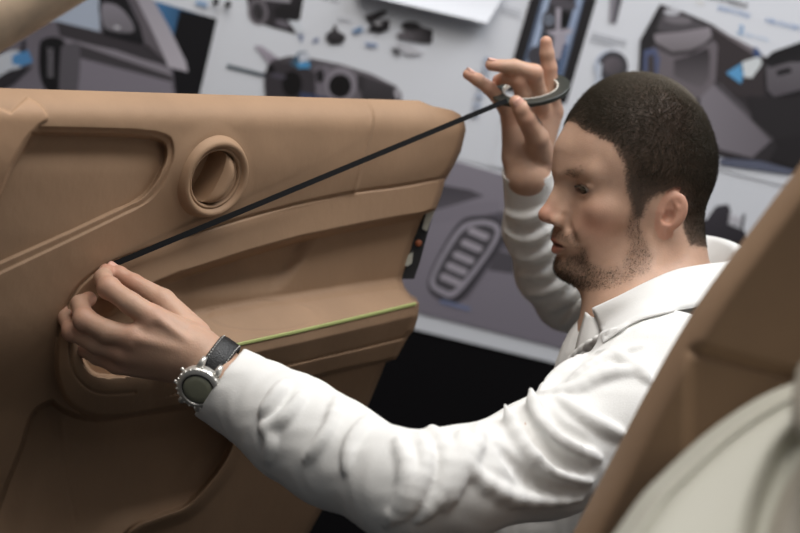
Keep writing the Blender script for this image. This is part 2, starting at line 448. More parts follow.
names = {0: ('belt_section', CLAY), 1: ('inset_panel', CLAY), 2: ('trim_band', CLAY), 3: ('hollow_wall', CLAY), 4: ('armrest', CLAY), 5: ('lower_panel', CLAY), 6: ('map_pocket', CLAY), 7: ('pull_cup', CLAY), 8: ('end_patch', CLAYL)}
# normals from the whole surface so that the parts meet without a seam
NN = vnormals(W(DV), DF)
for k, (nm, m) in names.items():
    fk = DF[reg == k]; u, inv = np.unique(fk, return_inverse=True)
    o = mobj(nm, DV[u], inv.reshape(-1, 4), m, door)
    nn = NN[u]
    if nn[:, 1].mean() > 0: pass
    o.data.normals_split_custom_set_from_vertices([tuple(x) for x in nn])
# sides and back
bd = np.concatenate([ii[0, :], ii[1:, -1], ii[-1, -2::-1], ii[-2:0:-1, 0]])
fr = DV[bd]; dirs = -fr / np.linalg.norm(fr, axis=1)[:, None]
nrm = -norm([-.63 * 1, .313, -.5835 * -1]) if False else norm([.63, -.313, -.5835])
back = fr + np.array([.0, 0, -1.0]) * .06
plane_d = 1 / invd((fr[:, 0] / -fr[:, 2]) * F + 400, 266.5 - (fr[:, 1] / -fr[:, 2]) * F) + .22
back = np.stack([fr[:, 0] , fr[:, 1], -np.maximum(plane_d, -fr[:, 2] + .02)], 1)
n = len(bd); vv = np.concatenate([fr, back]); ff = [(i, (i + 1) % n, (i + 1) % n + n, i + n) for i in range(n)]
ff.append(tuple(range(n, 2 * n))[::-1])
mobj('backing', vv, ff, CLAY, door, smooth=False)
# air vent
VC = P(210.5, 176, 1 / invd(212.5, 176) - .002)
k1 = (1 / invd(212.5, 176)) / F
VN = norm([.63, -.313, .5835]); VB = norm(np.array([.44, .90, 0]) - VN * (VN @ np.array([.44, .90, 0]))); VA = np.cross(VB, VN) * 42.5 * k1; VB = VB * 42.5 * k1
mb = MB(); mb.lathe(VC, VA, VB, VN, [(1.10, -.004), (1.03, .001), (.99, .006), (.93, .0115), (.87, .0135), (.80, .0125), (.765, .010), (.75, .0075), (.735, .009), (.70, .0095), (.675, .008), (.665, .002), (.66, -.026), (.62, -.034)], 96)
vent = mb.build('air_vent', CLAY, door)
mb = MB(); mb.lathe(VC, VA, VB, VN, [(.67, -.026), (.55, -.040), (.4, -.046), (.0001, -.050)], 64); mb.build('vent_cavity', CLAY, vent)
# thumb vane : a domed lens filling the right part of the opening
vs, fs = [], []; nu, nv = 20, 24
for side in (0, 1):
    for i in range(nu + 1):
        for j in range(nv + 1):
            v = -1 + 2 * j / nv; half = math.sqrt(max(0, 1 - v * v)) * .64
            u_l = .10 * (1 - .6 * v * v) if half > .12 else half * .8; u_l = min(u_l, half)
            t = i / nu; u = u_l + (half - u_l) * t
            bulge = .011 * math.sin(min(1, t * 1.0 + .18) * PI * .9) * (1 - v ** 4)
            vs.append(VC + VA * u + VB * v * .64 + VN * ((bulge + .004) if side == 0 else -.030))
m_ = (nu + 1) * (nv + 1)
for i in range(nu):
    for j in range(nv):
        a = i * (nv + 1) + j; fs.append((a, a + nv + 1, a + nv + 2, a + 1)); fs.append((m_ + a, m_ + a + 1, m_ + a + nv + 2, m_ + a + nv + 1))
for j in range(nv):
    fs.append((j, j + 1, m_ + j + 1, m_ + j)); a = nu * (nv + 1) + j; fs.append((a, m_ + a, m_ + a + 1, a + 1))
mobj('thumb_vane', vs, fs, CLAY, vent, sharp=40)
# latch bracket on the end of the door
def slab(name, pts, d, th, m, parent=None, slope=0, **kw):
    pts = np.asarray(pts, float); n = len(pts)
    fr = P(pts[:, 0], pts[:, 1], d + slope * (pts[:, 0] - pts[0, 0])); bk = fr + np.array([0, 0, -th])
    fs = [tuple(range(n))[::-1], tuple(range(n, 2 * n))] + [(i, (i + 1) % n, (i + 1) % n + n, i + n) for i in range(n)]
    return mobj(name, np.concatenate([fr, bk]), fs, m, parent, smooth=False, **kw)
bk_ = slab('latch_bracket', [(416, 214), (436, 203), (433, 215), (428, 232), (420, 262), (414, 279), (398, 279), (398, 267), (405, 255), (409, 240)], 1.745, .012, BLACKP, door)
slab('steel_plate', [(427, 210), (435, 202), (434.5, 212), (430, 222), (427, 231), (422, 229)], 1.738, .006, STEELM, bk_)
slab('steel_plate', [(408, 255), (413, 252), (412, 263), (408, 266), (405, 266)], 1.740, .004, STEELM, bk_)
mb = MB(); c = P(418.5, 243, 1.742); mb.lathe(c, (1, 0, 0), (0, 1, 0), (0, 0, 1), [(.0042, -.002), (.0042, .0015), (.003, .0028), (.0001, .003)], 20); mb.build('copper_bush', ORANGE, bk_)
# green guide tape on the armrest edge
def ribbon_on(line, wpx, lift, n=160):
    L = resample(smoothpoly(line, 6, False), n); T = np.gradient(L, axis=0); T /= np.linalg.norm(T, axis=1)[:, None]; N_ = np.stack([-T[:, 1], T[:, 0]], 1)
    vs = []
    for off, lf in ((-.5, lift), (-.17, lift), (.17, lift), (.5, lift), (.5, 0), (-.5, 0)):
        q = L + N_ * off * wpx
        d = 1 / invd(q[:, 0], q[:, 1]) - relief(q[:, 0], q[:, 1]) - lf
        vs.append(P(q[:, 0], q[:, 1], d))
    vs = np.stack(vs, 1).reshape(-1, 3); fs = []
    for i in range(n - 1):
        for k in range(6):
            fs.append((i * 6 + k, i * 6 + (k + 1) % 6, (i + 1) * 6 + (k + 1) % 6, (i + 1) * 6 + k))
    return vs, fs
gl = [(x, ip(G_, np.array([x]))[0] + 2.2) for x in np.linspace(182, 416, 16)]
v, f = ribbon_on(gl, 3.6, .0012); tag(mobj('masking_tape', v, f, GREEN), 'thin pale green tape line stuck along the armrest edge', 'tape')
# trestle under the door
mb = MB(); X = np.array([1., 0, 0]); Y = np.array([0, 1., 0]); Z = np.array([0, 0, 1.])
# ------------------------------------------------------------------ the man
def PC(px, py, d): return P(px, py, d)
# head frame in camera-local axes
yaw, tilt, roll = math.radians(76), math.radians(9), math.radians(-2)
def Rx(a): return np.array([[1, 0, 0], [0, math.cos(a), -math.sin(a)], [0, math.sin(a), math.cos(a)]])
def Rz(a): return np.array([[math.cos(a), -math.sin(a), 0], [math.sin(a), math.cos(a), 0], [0, 0, 1]])
hf = np.array([-math.sin(yaw), 0, math.cos(yaw)]); hl_ = np.array([math.cos(yaw), 0, math.sin(yaw)]); hu = np.array([0, 1., 0])
HR = Rz(roll) @ Rx(tilt) @ np.stack([hf, hl_, hu], 1)      # head-local -> camera-local
EARP = np.array([-.014, .076, -.011])
_t = PC(671, 215, 1.53); HO = _t - HR @ EARP
def h2c(q): return np.asarray(q) @ HR.T + HO
def c2h(p): return (p - HO) @ HR
EYEC = np.array([.0675, .0325, .013])
ea = math.radians(14); eb = math.radians(28)
earx = norm([math.cos(eb), math.sin(eb) * -1, 0]); eary = norm([math.sin(eb), math.cos(eb), .05]);
earz = norm(np.cross(earx, eary)); 
t_ = math.cos(ea) * earz + math.sin(ea) * (-earx); earx2 = math.cos(ea) * earx + math.sin(ea) * earz
EARM = np.stack([earx2, eary, norm(t_)], 1); EARO = EARP
def warp(q):
    q = q.copy(); x = q[:, 0]; z = q[:, 2]
    q[:, 0] = np.where(x > 0, x * (1 + .055 * np.clip(x / .06, 0, 1)), x)
    q[:, 2] = np.where(z < -.025, -.025 + (z + .025) * 1.17, z); return q
def unwarp(c):
    x, y, z = c; 
    for _ in range(30): 
        w_ = warp(np.array([[x, y, z]]))[0]; x += c[0] - w_[0]; z += c[2] - w_[2]
    return np.array([x, y, z])
def ear_sdf(q):
    e = (q - EARO) @ EARM / .84
    d = ell(e, (-.002, .002, .006), (.0175, .0065, .0250))
    d = smin(d, ell(e, (.004, .001, -.016), (.0105, .0052, .0165)), .008)
    bowl = ell(e, (.0005, .0105, .0065), (.0128, .0080, .0190))
    d = smax(d, -bowl, .0025)
    # antihelix, crus, tragus
    d = smin(d, seg(e, (-.0075, .0035, -.008), (-.0065, .0045, .012), .0022, .0024), .004)
    d = smin(d, seg(e, (-.0065, .0045, .012), (.003, .0035, .020), .0022, .0014), .004)
    d = smax(d, -ell(e, (.003, .005, -.003), (.0075, .0075, .0095)), .003)
    d = smin(d, seg(e, (.0125, .000, -.009), (.0115, .0035, .000), .0030, .0026), .003)
    d = smin(d, ell(e, (-.001, .0035, -.0155), (.0048, .003, .003)), .003)
    return d * .84
def head_sdf(p):
    q = warp(c2h(p)); x, y, z = q.T; ya = np.abs(y); qa = np.stack([x, ya, z], 1)
    d = ell(q, (.000, 0, .050), (.087, .0735, .088))
    d = smin(d, ell(q, (-.015, 0, .030), (.074, .0765, .062)), .02)
    d = smin(d, ell(q, (.034, 0, .040), (.055, .060, .050)), .03)
    d = smin(d, ell(q, (.030, 0, -.028), (.052, .054, .066)), .03)
    d = smin(d, seg(qa, (.004, .047, -.052), (.066, .016, -.090), .0150, .0135), .022)      # jaw line
    d = smin(d, seg(qa, (-.002, .056, -.008), (.004, .048, -.052), .013, .014), .022)        # ramus
    d = smin(d, ell(qa, (.052, .046, -.010), (.024, .019, .017)), .018)                      # cheek bone
    d = smin(d, ell(qa, (.060, .026, -.040), (.024, .022, .030)), .02)                       # cheek
    d = smin(d, seg(qa, (.0845, .010, .0285), (.070, .046, .0310), .0095, .0085), .014)      # brow ridge
    d = smin(d, seg(q, (.083, 0, .05), (.087, 0, .03), .015, .010), .02)
    # orbits
    d = smax(d, -ell(qa, (.0945, .0345, .0125), (.0190, .0170, .0125)), .012)
    # muzzle, lips, chin
    d = smin(d, ell(q, (.072, 0, -.052), (.0245, .027, .026)), .018)
    d = smin(d, ell(q, (.0765, 0, -.091), (.0165, .020, .0155)), .016)
    d = smax(d, -ell(q, (.1035, 0, -.0745), (.010, .026, .0060)), .010)
    # nose
    d = smin(d, seg(q, (.0865, 0, .020), (.1060, 0, -.0190), .0070, .0085), .010)
    d = smin(d, ell(q, (.1090, 0, -.0215), (.0082, .0078, .0074)), .008)
    d = smin(d, ell(qa, (.0965, .0125, -.0265), (.0105, .0070, .0078)), .006)
    d = smin(d, seg(qa, (.083, .004, .012), (.091, .009, -.014), .0075, .008), .010)
    d = smax(d, -ell(qa, (.1025, .0068, -.0325), (.0055, .0034, .0042)), .002)
    d = smax(d, -seg(qa, (.0925, .0215, -.020), (.0865, .0225, -.034), .0022, .002), .006)
    d = smax(d, -seg(qa, (.0925, .0240, -.030), (.0850, .035, -.050), .0010, .0010), .010)   # nasolabial
    # lips
    d = smin(d, seg(qa, (.0960, .000, -.0525), (.0860, .0190, -.0580), .0048, .0030), .005)
    d = smin(d, seg(qa, (.0935, .000, -.0665), (.0845, .0185, -.0610), .0060, .0028), .005)
    d = smax(d, -seg(qa, (.1005, .000, -.0590), (.0880, .0190, -.0600), .0022, .0010), .0025)
    d = smax(d, -seg(q, (.1005, 0, -.040), (.0995, 0, -.047), .0018, .002), .004)
    # eye lids
    el = EYEC
    lid = ell(qa, el, (.0138, .0150, .0132))
    d = smin(d, lid, .004)
    d = smin(d, seg(qa, el + np.array([.0100, -.013, .0052]), el + np.array([.0075, .0150, .0035]), .0030, .0028), .004)
    d = smax(d, -ell(qa, el + np.array([.0125, .0008, -.0010]), (.0090, .0138, .0052)), .0012)
    d = smin(d, ear_sdf(qa), .005)
    # neck & throat
    return d
prims = []
prims.append(Prim(head_sdf, h2c((0, 0, .01)), .150, 'u', .01))
SL, SR = PC(655, 352, 1.39), PC(652, 290, 1.76)
SL = PC(664, 386, 1.39); mid = (PC(655, 352, 1.39) + SR) / 2; lat = norm(SL - SR)
fwd = norm(np.array([-1.0, -.1, .10]) - lat * np.dot([-1.0, -.1, .10], lat)); dn = norm(np.cross(lat, fwd)); dn = dn if dn @ ZC < 0 else -dn
DN = -ZC
nb0 = h2c((-.022, 0, -.045)); nb1 = PC(664, 300, 1.575)
prims += [pseg(nb0, nb1, .053, .054, .022),
          pseg(h2c((.030, 0, -.070)), PC(632, 305, 1.555), .028, .042, .03),
          pseg(h2c((-.020, .055, -.035)), PC(628, 318, 1.52), .013, .011, .018),
          pseg(h2c((-.036, 0, -.02)), PC(668, 300, 1.60), .040, .044, .03),
          pseg(PC(676, 322, 1.585), SL, .042, .048, .04), pseg(PC(676, 322, 1.60), SR, .042, .048, .04)]
chest = mid + DN * .20 - fwd * .035
hips = PC(590, 735, 1.72)
prims += [pell(chest, (.155, .095, .19), (lat, fwd, DN), .05),
          pseg(mid + DN * .25, hips, .11, .125, .06),
          pell(hips, (.165, .115, .12), (lat, fwd, DN), .05)]
# arms (under the shirt)
armL = [(222, 380, 1.335, .026), (262, 406, 1.305, .030), (330, 452, 1.255, .034), (403, 487, 1.20, .035), (457, 484, 1.22, .037), (545, 452, 1.28, .044), (610, 420, 1.33, .050), (660, 390, 1.385, .056)]
armR = [(528, 176, 1.74, .026), (533, 222, 1.79, .0265), (550, 270, 1.84, .030), (574, 300, 1.88, .034), (620, 306, 1.84, .045), (650, 300, 1.78, .055)]
def chain(L, k=.02, add=0, out=None):
    out = [] if out is None else out
    for a, b in zip(L[:-1], L[1:]): out.append(pseg(PC(*a[:3]), PC(*b[:3]), a[3] + add, b[3] + add, k))
    return out
prims += chain(armL) + chain(armR)
# ---- left hand (reaching to the door)
def fing(pts, k=.004): return chain(pts, k)
prims += chain([(222, 380, 1.335, .026), (205, 358, 1.345, .0235)], .01)
for (bx, by, bd, br), (mx, my, md, mr) in [((194, 341, 1.352, .0165), (153, 318, 1.337, .0125)), ((197, 352, 1.345, .0175), (134, 337, 1.335, .0125)), ((199, 362, 1.346, .0175), (123, 351, 1.345, .0120)), ((203, 372, 1.355, .0155), (118, 363, 1.36, .0112))]:
    prims.append(pseg(PC(bx, by, bd), PC(mx, my, md), br, mr, .012))
prims.append(pseg(PC(180, 350, 1.362), PC(146, 345, 1.362), .018, .014, .012))
LF = {
 'thumb': [(196, 335, 1.362, .0150), (163, 301, 1.376, .0118), (134, 283, 1.386, .0088), (119, 274, 1.390, .0078), (112, 269.5, 1.392, .0062)],
 'index': [(153, 318, 1.337, .0122), (130, 303, 1.335, .0105), (109, 288, 1.348, .0102), (103, 278, 1.366, .0086), (106, 271, 1.384, .0074)],
 'middle': [(134, 337, 1.335, .0122), (108, 332, 1.337, .0108), (85, 320, 1.346, .0104), (80, 304, 1.366, .0086), (89, 299, 1.380, .0076)],
 'ring': [(123, 351, 1.345, .0116), (96, 343, 1.352, .0100), (73, 331, 1.364, .0096), (66, 317, 1.380, .0080), (67, 307, 1.390, .0068)],
 'little': [(118, 363, 1.360, .0105), (98, 356, 1.372, .0088), (82, 348, 1.386, .0080), (76, 338, 1.392, .0068)]}
RF = {
 'thumb': [(540, 158, 1.735, .0200), (537, 138, 1.705, .0140), (526, 118, 1.685, .0112), (521, 109, 1.679, .0100), (516, 102, 1.676, .0082)],
 'index': [(553, 112, 1.748, .0125), (550, 92, 1.738, .0108), (549, 68, 1.728, .0098), (547, 54, 1.722, .0088), (546, 42, 1.718, .0076)],
 'middle': [(541, 112, 1.738, .0125), (537, 91, 1.718, .0112), (534, 73, 1.700, .0108), (514, 67, 1.690, .0092), (491, 65, 1.686, .0072)],
 'ring': [(526, 112, 1.734, .0120), (523, 94, 1.712, .0102), (518, 80, 1.700, .0096), (506, 77, 1.706, .0080), (498, 80, 1.716, .0070)],
 'little': [(510, 118, 1.732, .0110), (503, 104, 1.722, .0090), (489, 88, 1.708, .0082), (478, 80, 1.702, .0076), (468, 74.5, 1.698, .0066)]}
for nm in LF:
    prims += fing(LF[nm], .0035)
for nm, dx in (('index', 0), ('middle', 0), ('ring', 0), ('little', 0)):
    a = LF[nm][2]; prims.append(Prim((lambda c, r: (lambda p: ell(p, c, (r, r, r))))(PC(a[0], a[1], a[2]), a[3] + .0006), PC(a[0], a[1], a[2]), a[3], 'u', .004))
# tendons on the back of the hand
for (mx, my, md, mr), (bx, by) in (((153, 318, 1.337, 0), (194, 346)), ((134, 337, 1.335, 0), (196, 354))):
    prims.append(pseg(PC(mx + 6, my + 2, md - .0095), PC(bx, by, 1.3315), .0030, .002, .006))
prims += chain([(528, 176, 1.74, .0265), (528, 160, 1.742, .026)], .01)
for b, m in [((536, 156, 1.748, .019), (553, 112, 1.748, .0130)), ((530, 156, 1.746, .020), (541, 112, 1.742, .0130)), ((523, 156, 1.744, .019), (526, 112, 1.738, .0125)), ((517, 156, 1.742, .018), (510, 119, 1.734, .0115))]:
    prims.append(pseg(PC(*b[:3]), PC(*m[:3]), b[3], m[3], .012))
for nm in RF: prims += fing(RF[nm], .0035)
# legs (below the frame)
def C_w(w): return toC(np.array(w, float))
hw = W(hips)
fw2 = norm(np.array([(RM @ fwd)[0], (RM @ fwd)[1], 0])); lt2 = norm(np.array([(RM @ lat)[0], (RM @ lat)[1], 0]))
legs = {}
for sgn in (1, -1):
    hp = hw + lt2 * .09 * sgn + np.array([0, 0, -.02]); kn = hp + fw2 * .30 + lt2 * .16 * sgn + np.array([0, 0, -.04]); an = np.array([kn[0], kn[1], 0]) - fw2 * .06 + np.array([0, 0, .10])
    legs[sgn] = (hp, kn, an)
    prims += [pseg(toC(hp), toC(kn), .085, .055, .03), pseg(toC(kn), toC(an), .055, .038, .02), pseg(toC(an - np.array([0, 0, .05])), toC(an + fw2 * .13 - np.array([0, 0, .065])), .034, .028, .02)]
allp = np.array([q.c for q in prims])
lo = allp.min(0) - .16; hi = allp.max(0) + .16
upper = [q for q in prims]
BV, BF = surfnet(prims, lo, hi, .00155)
BV = relax(BV, BF, 1, .35)
print('body verts', len(BV))
# ---- colours of the skin (what the skin itself shows: hair line, lips, brows, knuckles, nails)
q = c2h(BV); x, y, z = q.T; ya = np.abs(y)
base = np.array(lin((188, 153, 131))); cols = np.tile(base, (len(BV), 1))
def mixc(cols, m, c): return cols * (1 - m[:, None]) + np.array(lin(c)) * m[:, None]
fz = .5 + .5 * np.sin(x * 900 + np.sin(z * 1100) * 2) * np.cos(y * 950 + z * 700)
hd = np.linalg.norm(q, axis=1) < .17
# hair line (side view in head space)
HL = [(.067, .140), (.077, .098), (.0790, .086), (.074, .077), (.061, .070), (.052, .064), (.045, .052), (.041, .040), (.0365, .018), (.026, -.008), (.022, -.019), (.0155, -.014), (.0105, .004), (.002, .011), (-.015, .0165), (-.029, .010), (-.034, -.010), (-.036, -.030), (-.044, -.046), (-.075, -.052), (-.14, -.052), (-.16, .20), (.05, .2)]
HL_old = [(.071, .140), (.0815, .098), (.0835, .086), (.078, .077), (.064, .070), (.051, .064), (.044, .050), (.043, .037), (.038, .026), (.0285, .015), (.0235, -.004), (.0165, -.008), (.0125, -.001), (.008, .022), (.004, .033), (-.012, .037), (-.026, .030), (-.032, .010), (-.034, -.012), (-.040, -.030), (-.046, -.042), (-.075, -.052), (-.14, -.056), (-.16, .20), (.05, .2)]
dh = polysdf(x, z, np.array(HL)); dh = np.where(hd & (z > -.070), dh, 1.)
xw, _, zw = warp(q).T
hm = ss(.003, -.004, dh + (fz - .5) * .004)
e_ = (np.stack([x, ya, z], 1) - EARO) @ EARM
earm = ((e_[:, 0] / .0165) ** 2 + ((e_[:, 2] - .002) / .030) ** 2 < 1) & hd & (e_[:, 1] > -.003)
hm = np.where(earm & (np.abs(ear_sdf(np.stack([x, ya, z], 1))) < .0028), 0, hm)
# beard: chin, moustache, jaw
BJ = np.array([(.0285, .012), (.020, -.010), (.012, -.035), (.006, -.060), (.012, -.078), (.040, -.094), (.070, -.112), (.11, -.115), (.105, -.082), (.100, -.074), (.088, -.078), (.077, -.066), (.074, -.058), (.067, -.076), (.054, -.082), (.036, -.075), (.027, -.052), (.031, -.020)])
db = np.where(hd, polysdf(xw, zw, BJ), 1.)
mo = np.where(hd, polysdf(xw, zw, np.array([(.082, -.036), (.104, -.037), (.106, -.049), (.090, -.052), (.081, -.060), (.076, -.057)])), 1.)
bm = np.clip(ss(.006, -.006, db) * (.50 + .35 * ss(.05, .085, xw)) + ss(.003, -.003, mo) * .28, 0, .9) * (.75 + .5 * fz)
bm = np.clip(bm, 0, .9)
cols = mixc(cols, np.clip(bm * .52, 0, .8), (70, 56, 44))
cols = mixc(cols, hm * .86, (62, 50, 40))
# blush and lips
q0_ = q; q = warp(q); qa = np.stack([xw, ya, zw], 1)
def blob(c, r, pts=None): 
    pts = BV if pts is None else pts
    return np.exp(-(((pts - np.asarray(c)) / r) ** 2).sum(1))
cols = mixc(cols, np.where(hd, blob((.112, 0, -.020), .016, q) * .35, 0), (205, 120, 98))
cols = mixc(cols, np.where(hd, blob((.066, .045, -.022), .022, qa) * .30, 0), (205, 122, 98))
cols = mixc(cols, np.where(earm, .25, 0), (206, 120, 98))
dl = np.minimum(seg(qa, (.0965, .000, -.0535), (.0865, .0200, -.0585), .0050, .0026), seg(qa, (.0940, .000, -.0650), (.0850, .0190, -.0610), .0062, .0026))
cols = mixc(cols, np.where(hd & (x > .07), ss(.0022, -.0008, dl) * .75, 0), (168, 92, 80))
cols = mixc(cols, np.where(hd & (x > .07), ss(.0014, 0, seg(qa, (.1005, .000, -.0590), (.0880, .0190, -.0600), .0022, .0010)) * .9, 0), (60, 30, 26))
cols = mixc(cols, np.where(hd, ss(.0030, -.001, np.minimum(seg(qa, (.0905, .013, .0300), (.080, .038, .0345), .0030, .0024), seg(qa, (.080, .038, .0345), (.068, .050, .0310), .0024, .0014))) * .75, 0), (70, 54, 42))
cols = mixc(cols, np.where(hd, ss(.0012, -.0004, np.abs(ell(qa, EYEC + np.array([.0125, .0008, -.0010]), (.0090, .0138, .0052)))) * .55, 0), (84, 50, 40))
for L in (LF, RF):
    for nm, ch in L.items():
        for a, s_ in ((ch[0], .5), (ch[2], .55), (ch[-1], .5)):
            cols = mixc(cols, blob(PC(*a[:3]), .012) * s_ * .6, (214, 132, 108))
# fingernails (pale ovals on the backs of the last joints)
SKM = SKIN
body_loc = None
person = mobj('person', BV, BF, SKM, cols=cols)
tag(person, 'man with buzz cut in a white shirt, stretching black tape over the clay door', 'person')
BN = vnormals(BV, BF)
# ---- short hair, stubble, brows: thin tapering blades
def blades(name, sel, length, width, lean, m, n, jit=.5, lift=.0003, seed=1, wts=None):
    r = np.random.default_rng(seed); idx = np.nonzero(sel)[0]
    print(name, len(idx))
    pr = None if wts is None else wts[idx] / wts[idx].sum()
    pick = r.choice(idx, n, p=pr)
    p0 = BV[pick] + r.normal(0, .0006, (n, 3)); nn = BN[pick]
    ld = lean[pick] if lean.ndim == 2 else np.tile(lean, (n, 1))
    dr = nn + ld + r.normal(0, jit * .35, (n, 3)); dr /= np.linalg.norm(dr, axis=1)[:, None]
    ln = length * r.uniform(.65, 1.15, (n, 1)) * ((np.clip(.45 + .55 * ss(0, -.022, dh[pick]), .45, 1) * (.45 + .55 * ss(-.01, .075, z[pick])))[:, None] if name == 'hair' else 1); sd = np.cross(dr, r.normal(0, 1, (n, 3))); sd /= np.linalg.norm(sd, axis=1)[:, None]
    s2 = np.cross(dr, sd); w = width / 2
    p0 = p0 - nn * .0008
    b1, b2, b3 = p0 + sd * w, p0 - sd * .5 * w + s2 * .87 * w, p0 - sd * .5 * w - s2 * .87 * w
    tip = p0 + dr * ln
    V = np.stack([b1, b2, b3, tip], 1).reshape(-1, 3); i = np.arange(n)[:, None] * 4
    Fc = np.concatenate([i + [0, 1, 3], i + [1, 2, 3], i + [2, 0, 3]])
    return mobj(name, V, Fc, m, person, smooth=False)
crown = h2c((-.062, .02, .108))
away = BV - crown; away -= (away * BN).sum(1)[:, None] * BN; away /= np.linalg.norm(away, axis=1)[:, None] + 1e-6
hair_len = .0085
blades('hair', (hm > .45) & hd, .0078, .00034, away * .85, HAIRM, 125000, seed=2, jit=.38)
downv = -HR[:, 2]
blades('beard', (bm > .22) & hd, .0036, .00034, np.tile(downv * .9, (len(BV), 1)), HAIRM, 9000, seed=5, wts=bm)
brow = np.where(hd, np.minimum(seg(qa, (.0905, .013, .0300), (.080, .038, .0345), .0030, .0024), seg(qa, (.080, .038, .0345), (.068, .050, .0310), .0024, .0014)), 1.) < .0045
back_ = -HR[:, 0]
blades('eyebrow', brow, .0065, .00036, np.tile(back_ * 1.6 + HR[:, 1] * .4, (len(BV), 1)), HAIRM, 900, seed=6, jit=.35)
# eyes
gz = norm(np.array([.92, .28, -.30]))
for sgn in (1, -1):
    c = unwarp(EYEC) * np.array([1, sgn, 1]); u1 = norm(np.cross(gz, [0, 0, 1])); u2 = np.cross(u1, gz); R_ = .0118
    vs = []; fs = []; cc = []; m_, k_ = 40, 40
    for i in range(m_ + 1):
        th = PI * i / m_
        for j in range(k_):
            a = 2 * PI * j / k_
            vs.append(h2c(c + R_ * (math.cos(th) * gz + math.sin(th) * (math.cos(a) * u1 + math.sin(a) * u2))))
            dg = math.degrees(th); cc.append(lin((14, 12, 12)) if dg < 12 else lin((58, 48, 38)) if dg < 30 else lin((188, 176, 164)))
    for i in range(m_):
        for j in range(k_): fs.append((i * k_ + j, (i + 1) * k_ + j, (i + 1) * k_ + (j + 1) % k_, i * k_ + (j + 1) % k_))
    mobj('eye', vs, np.array(fs), EYEM, person, cols=np.array(cc))
# eyelashes
for sgn in (1, -1):
    mb = MB()
    for t in np.linspace(-1, 1, 26):
        b0 = unwarp(EYEC) + np.array([.0132 - .003 * t * t, .0110 * t, .0030 - .0030 * t * t]); b0 = b0 * np.array([1, sgn, 1])
        b1 = b0 + np.array([.0045, .0016 * t * sgn, -.0005])
        mb.tube([h2c(b0), h2c((b0 + b1) / 2 + np.array([0, 0, -.0003])), h2c(b1)], [.00025, .0002, .00006], 4)
    mb.build('eyelashes', HAIRM, person)
# nails
NAILM = mat('fingernail', (224, 176, 158), .3, coat=.2)
def nail(tip, prev, outward, r):
    t = norm(PC(*tip[:3]) - PC(*prev[:3])); o_ = norm(outward - t * np.dot(outward, t)); s_ = np.cross(t, o_)
    c = PC(*tip[:3]) - t * .001; R_ = tip[3]
    vs, fs = [], []; A, B = 8, 8
    for i in range(A + 1):
        for j in range(B + 1):
            u = -1 + 2 * i / A; v = -1 + 2 * j / B
            # rounded rectangle in (angle, length)
            u2 = u * math.sqrt(1 - .35 * v * v); v2 = v * math.sqrt(1 - .35 * u * u)
            ang = u2 * .85; vs.append(c + t * (v2 * .0058) + (R_ + .0007 - .0008 * max(0, -v2) ** 2) * (math.cos(ang) * o_ + math.sin(ang) * s_))
    for i in range(A):
        for j in range(B): a = i * (B + 1) + j; fs.append((a, a + 1, a + B + 2, a + B + 1))
    mb = MB(); mb.add(vs, fs); nl = mb.build('fingernail', NAILM, person); md = nl.modifiers.new('s', 'SOLIDIFY'); md.thickness = .0006; md.offset = 0
nail(LF['thumb'][-1], LF['thumb'][-2], np.array([.45, .75, .6]), 0)
nail(LF['ring'][-1], LF['ring'][-2], np.array([-.2, .5, .8]), 0)
nail(RF['thumb'][-1], RF['thumb'][-2], np.array([.1, .1, 1.]), 0)
nail(RF['little'][-1], RF['little'][-2], np.array([-.1, .8, .2]), 0)
nail(RF['middle'][-1], RF['middle'][-2], np.array([-.0, 1, .1]), 0)
# ------------------------------------------------------------------ shirt
sp = []
slL = [(262, 406, 1.305, .0425), (296, 429, 1.278, .0450), (334, 453, 1.252, .0450), (403, 487, 1.20, .0440), (457, 484, 1.22, .0455), (547, 457, 1.28, .0525), (610, 424, 1.33, .0620), (660, 398, 1.385, .0700)]
slR = [(531, 200, 1.77, .0335), (534, 230, 1.80, .0365), (549, 272, 1.84, .0410), (570, 296, 1.88, .0450), (620, 304, 1.84, .0560), (655, 305, 1.78, .0660)]
sp += chain(slL, .02) + chain(slR, .02)
cL0, cL1 = PC(223, 384, 1.334), PC(266, 409, 1.302)
sp.append(pseg(cL0, cL1, .0395, .0420, .004))
cR0, cR1 = PC(528, 171, 1.742), PC(532, 206, 1.775)
sp.append(pseg(cR0, cR1, .0325, .0340, .004))
sp += [pseg(PC(696, 334, 1.58), SL, .050, .062, .04), pseg(PC(692, 326, 1.62), SR, .052, .060, .04),
       pseg(PC(640, 372, 1.50), SL, .042, .060, .04),
       pell(chest, (.160, .100, .195), (lat, fwd, DN), .05), pseg(mid + DN * .25, hips, .128, .140, .06), pell(hips, (.185, .135, .13), (lat, fwd, DN), .05)]
basep = list(sp)
FQ = []
def fold(line, r=.0045, depth=.0005, k=.009, op='u', n=9):
    FQ.append((resample(smoothpoly(line, 5, False), n), r, depth, k, op))
def run_folds():
    allL = np.concatenate([q[0] for q in FQ]); D = raydepths(basep, allL[:, 0], allL[:, 1]); i = 0
    for L, r, depth, k, op in FQ:
        n = len(L); ds = D[i:i + n]; i += n
        ok = ~np.isnan(ds)
        if not ok.any(): continue
        ds = np.interp(np.arange(n), np.nonzero(ok)[0], ds[ok])
        for _ in range(2): ds = np.r_[ds[0], .25 * ds[:-2] + .5 * ds[1:-1] + .25 * ds[2:], ds[-1]]
        pts = [PC(a, b, d + depth) for (a, b), d in zip(L, ds)]
        for j in range(n - 1):
            w0, w1 = [math.sin(PI * min(1, max(.06, t * .94 + .04))) ** .6 for t in (j / (n - 1), (j + 1) / (n - 1))]
            sp.append(pseg(pts[j], pts[j + 1], r * w0, r * w1, k, op))
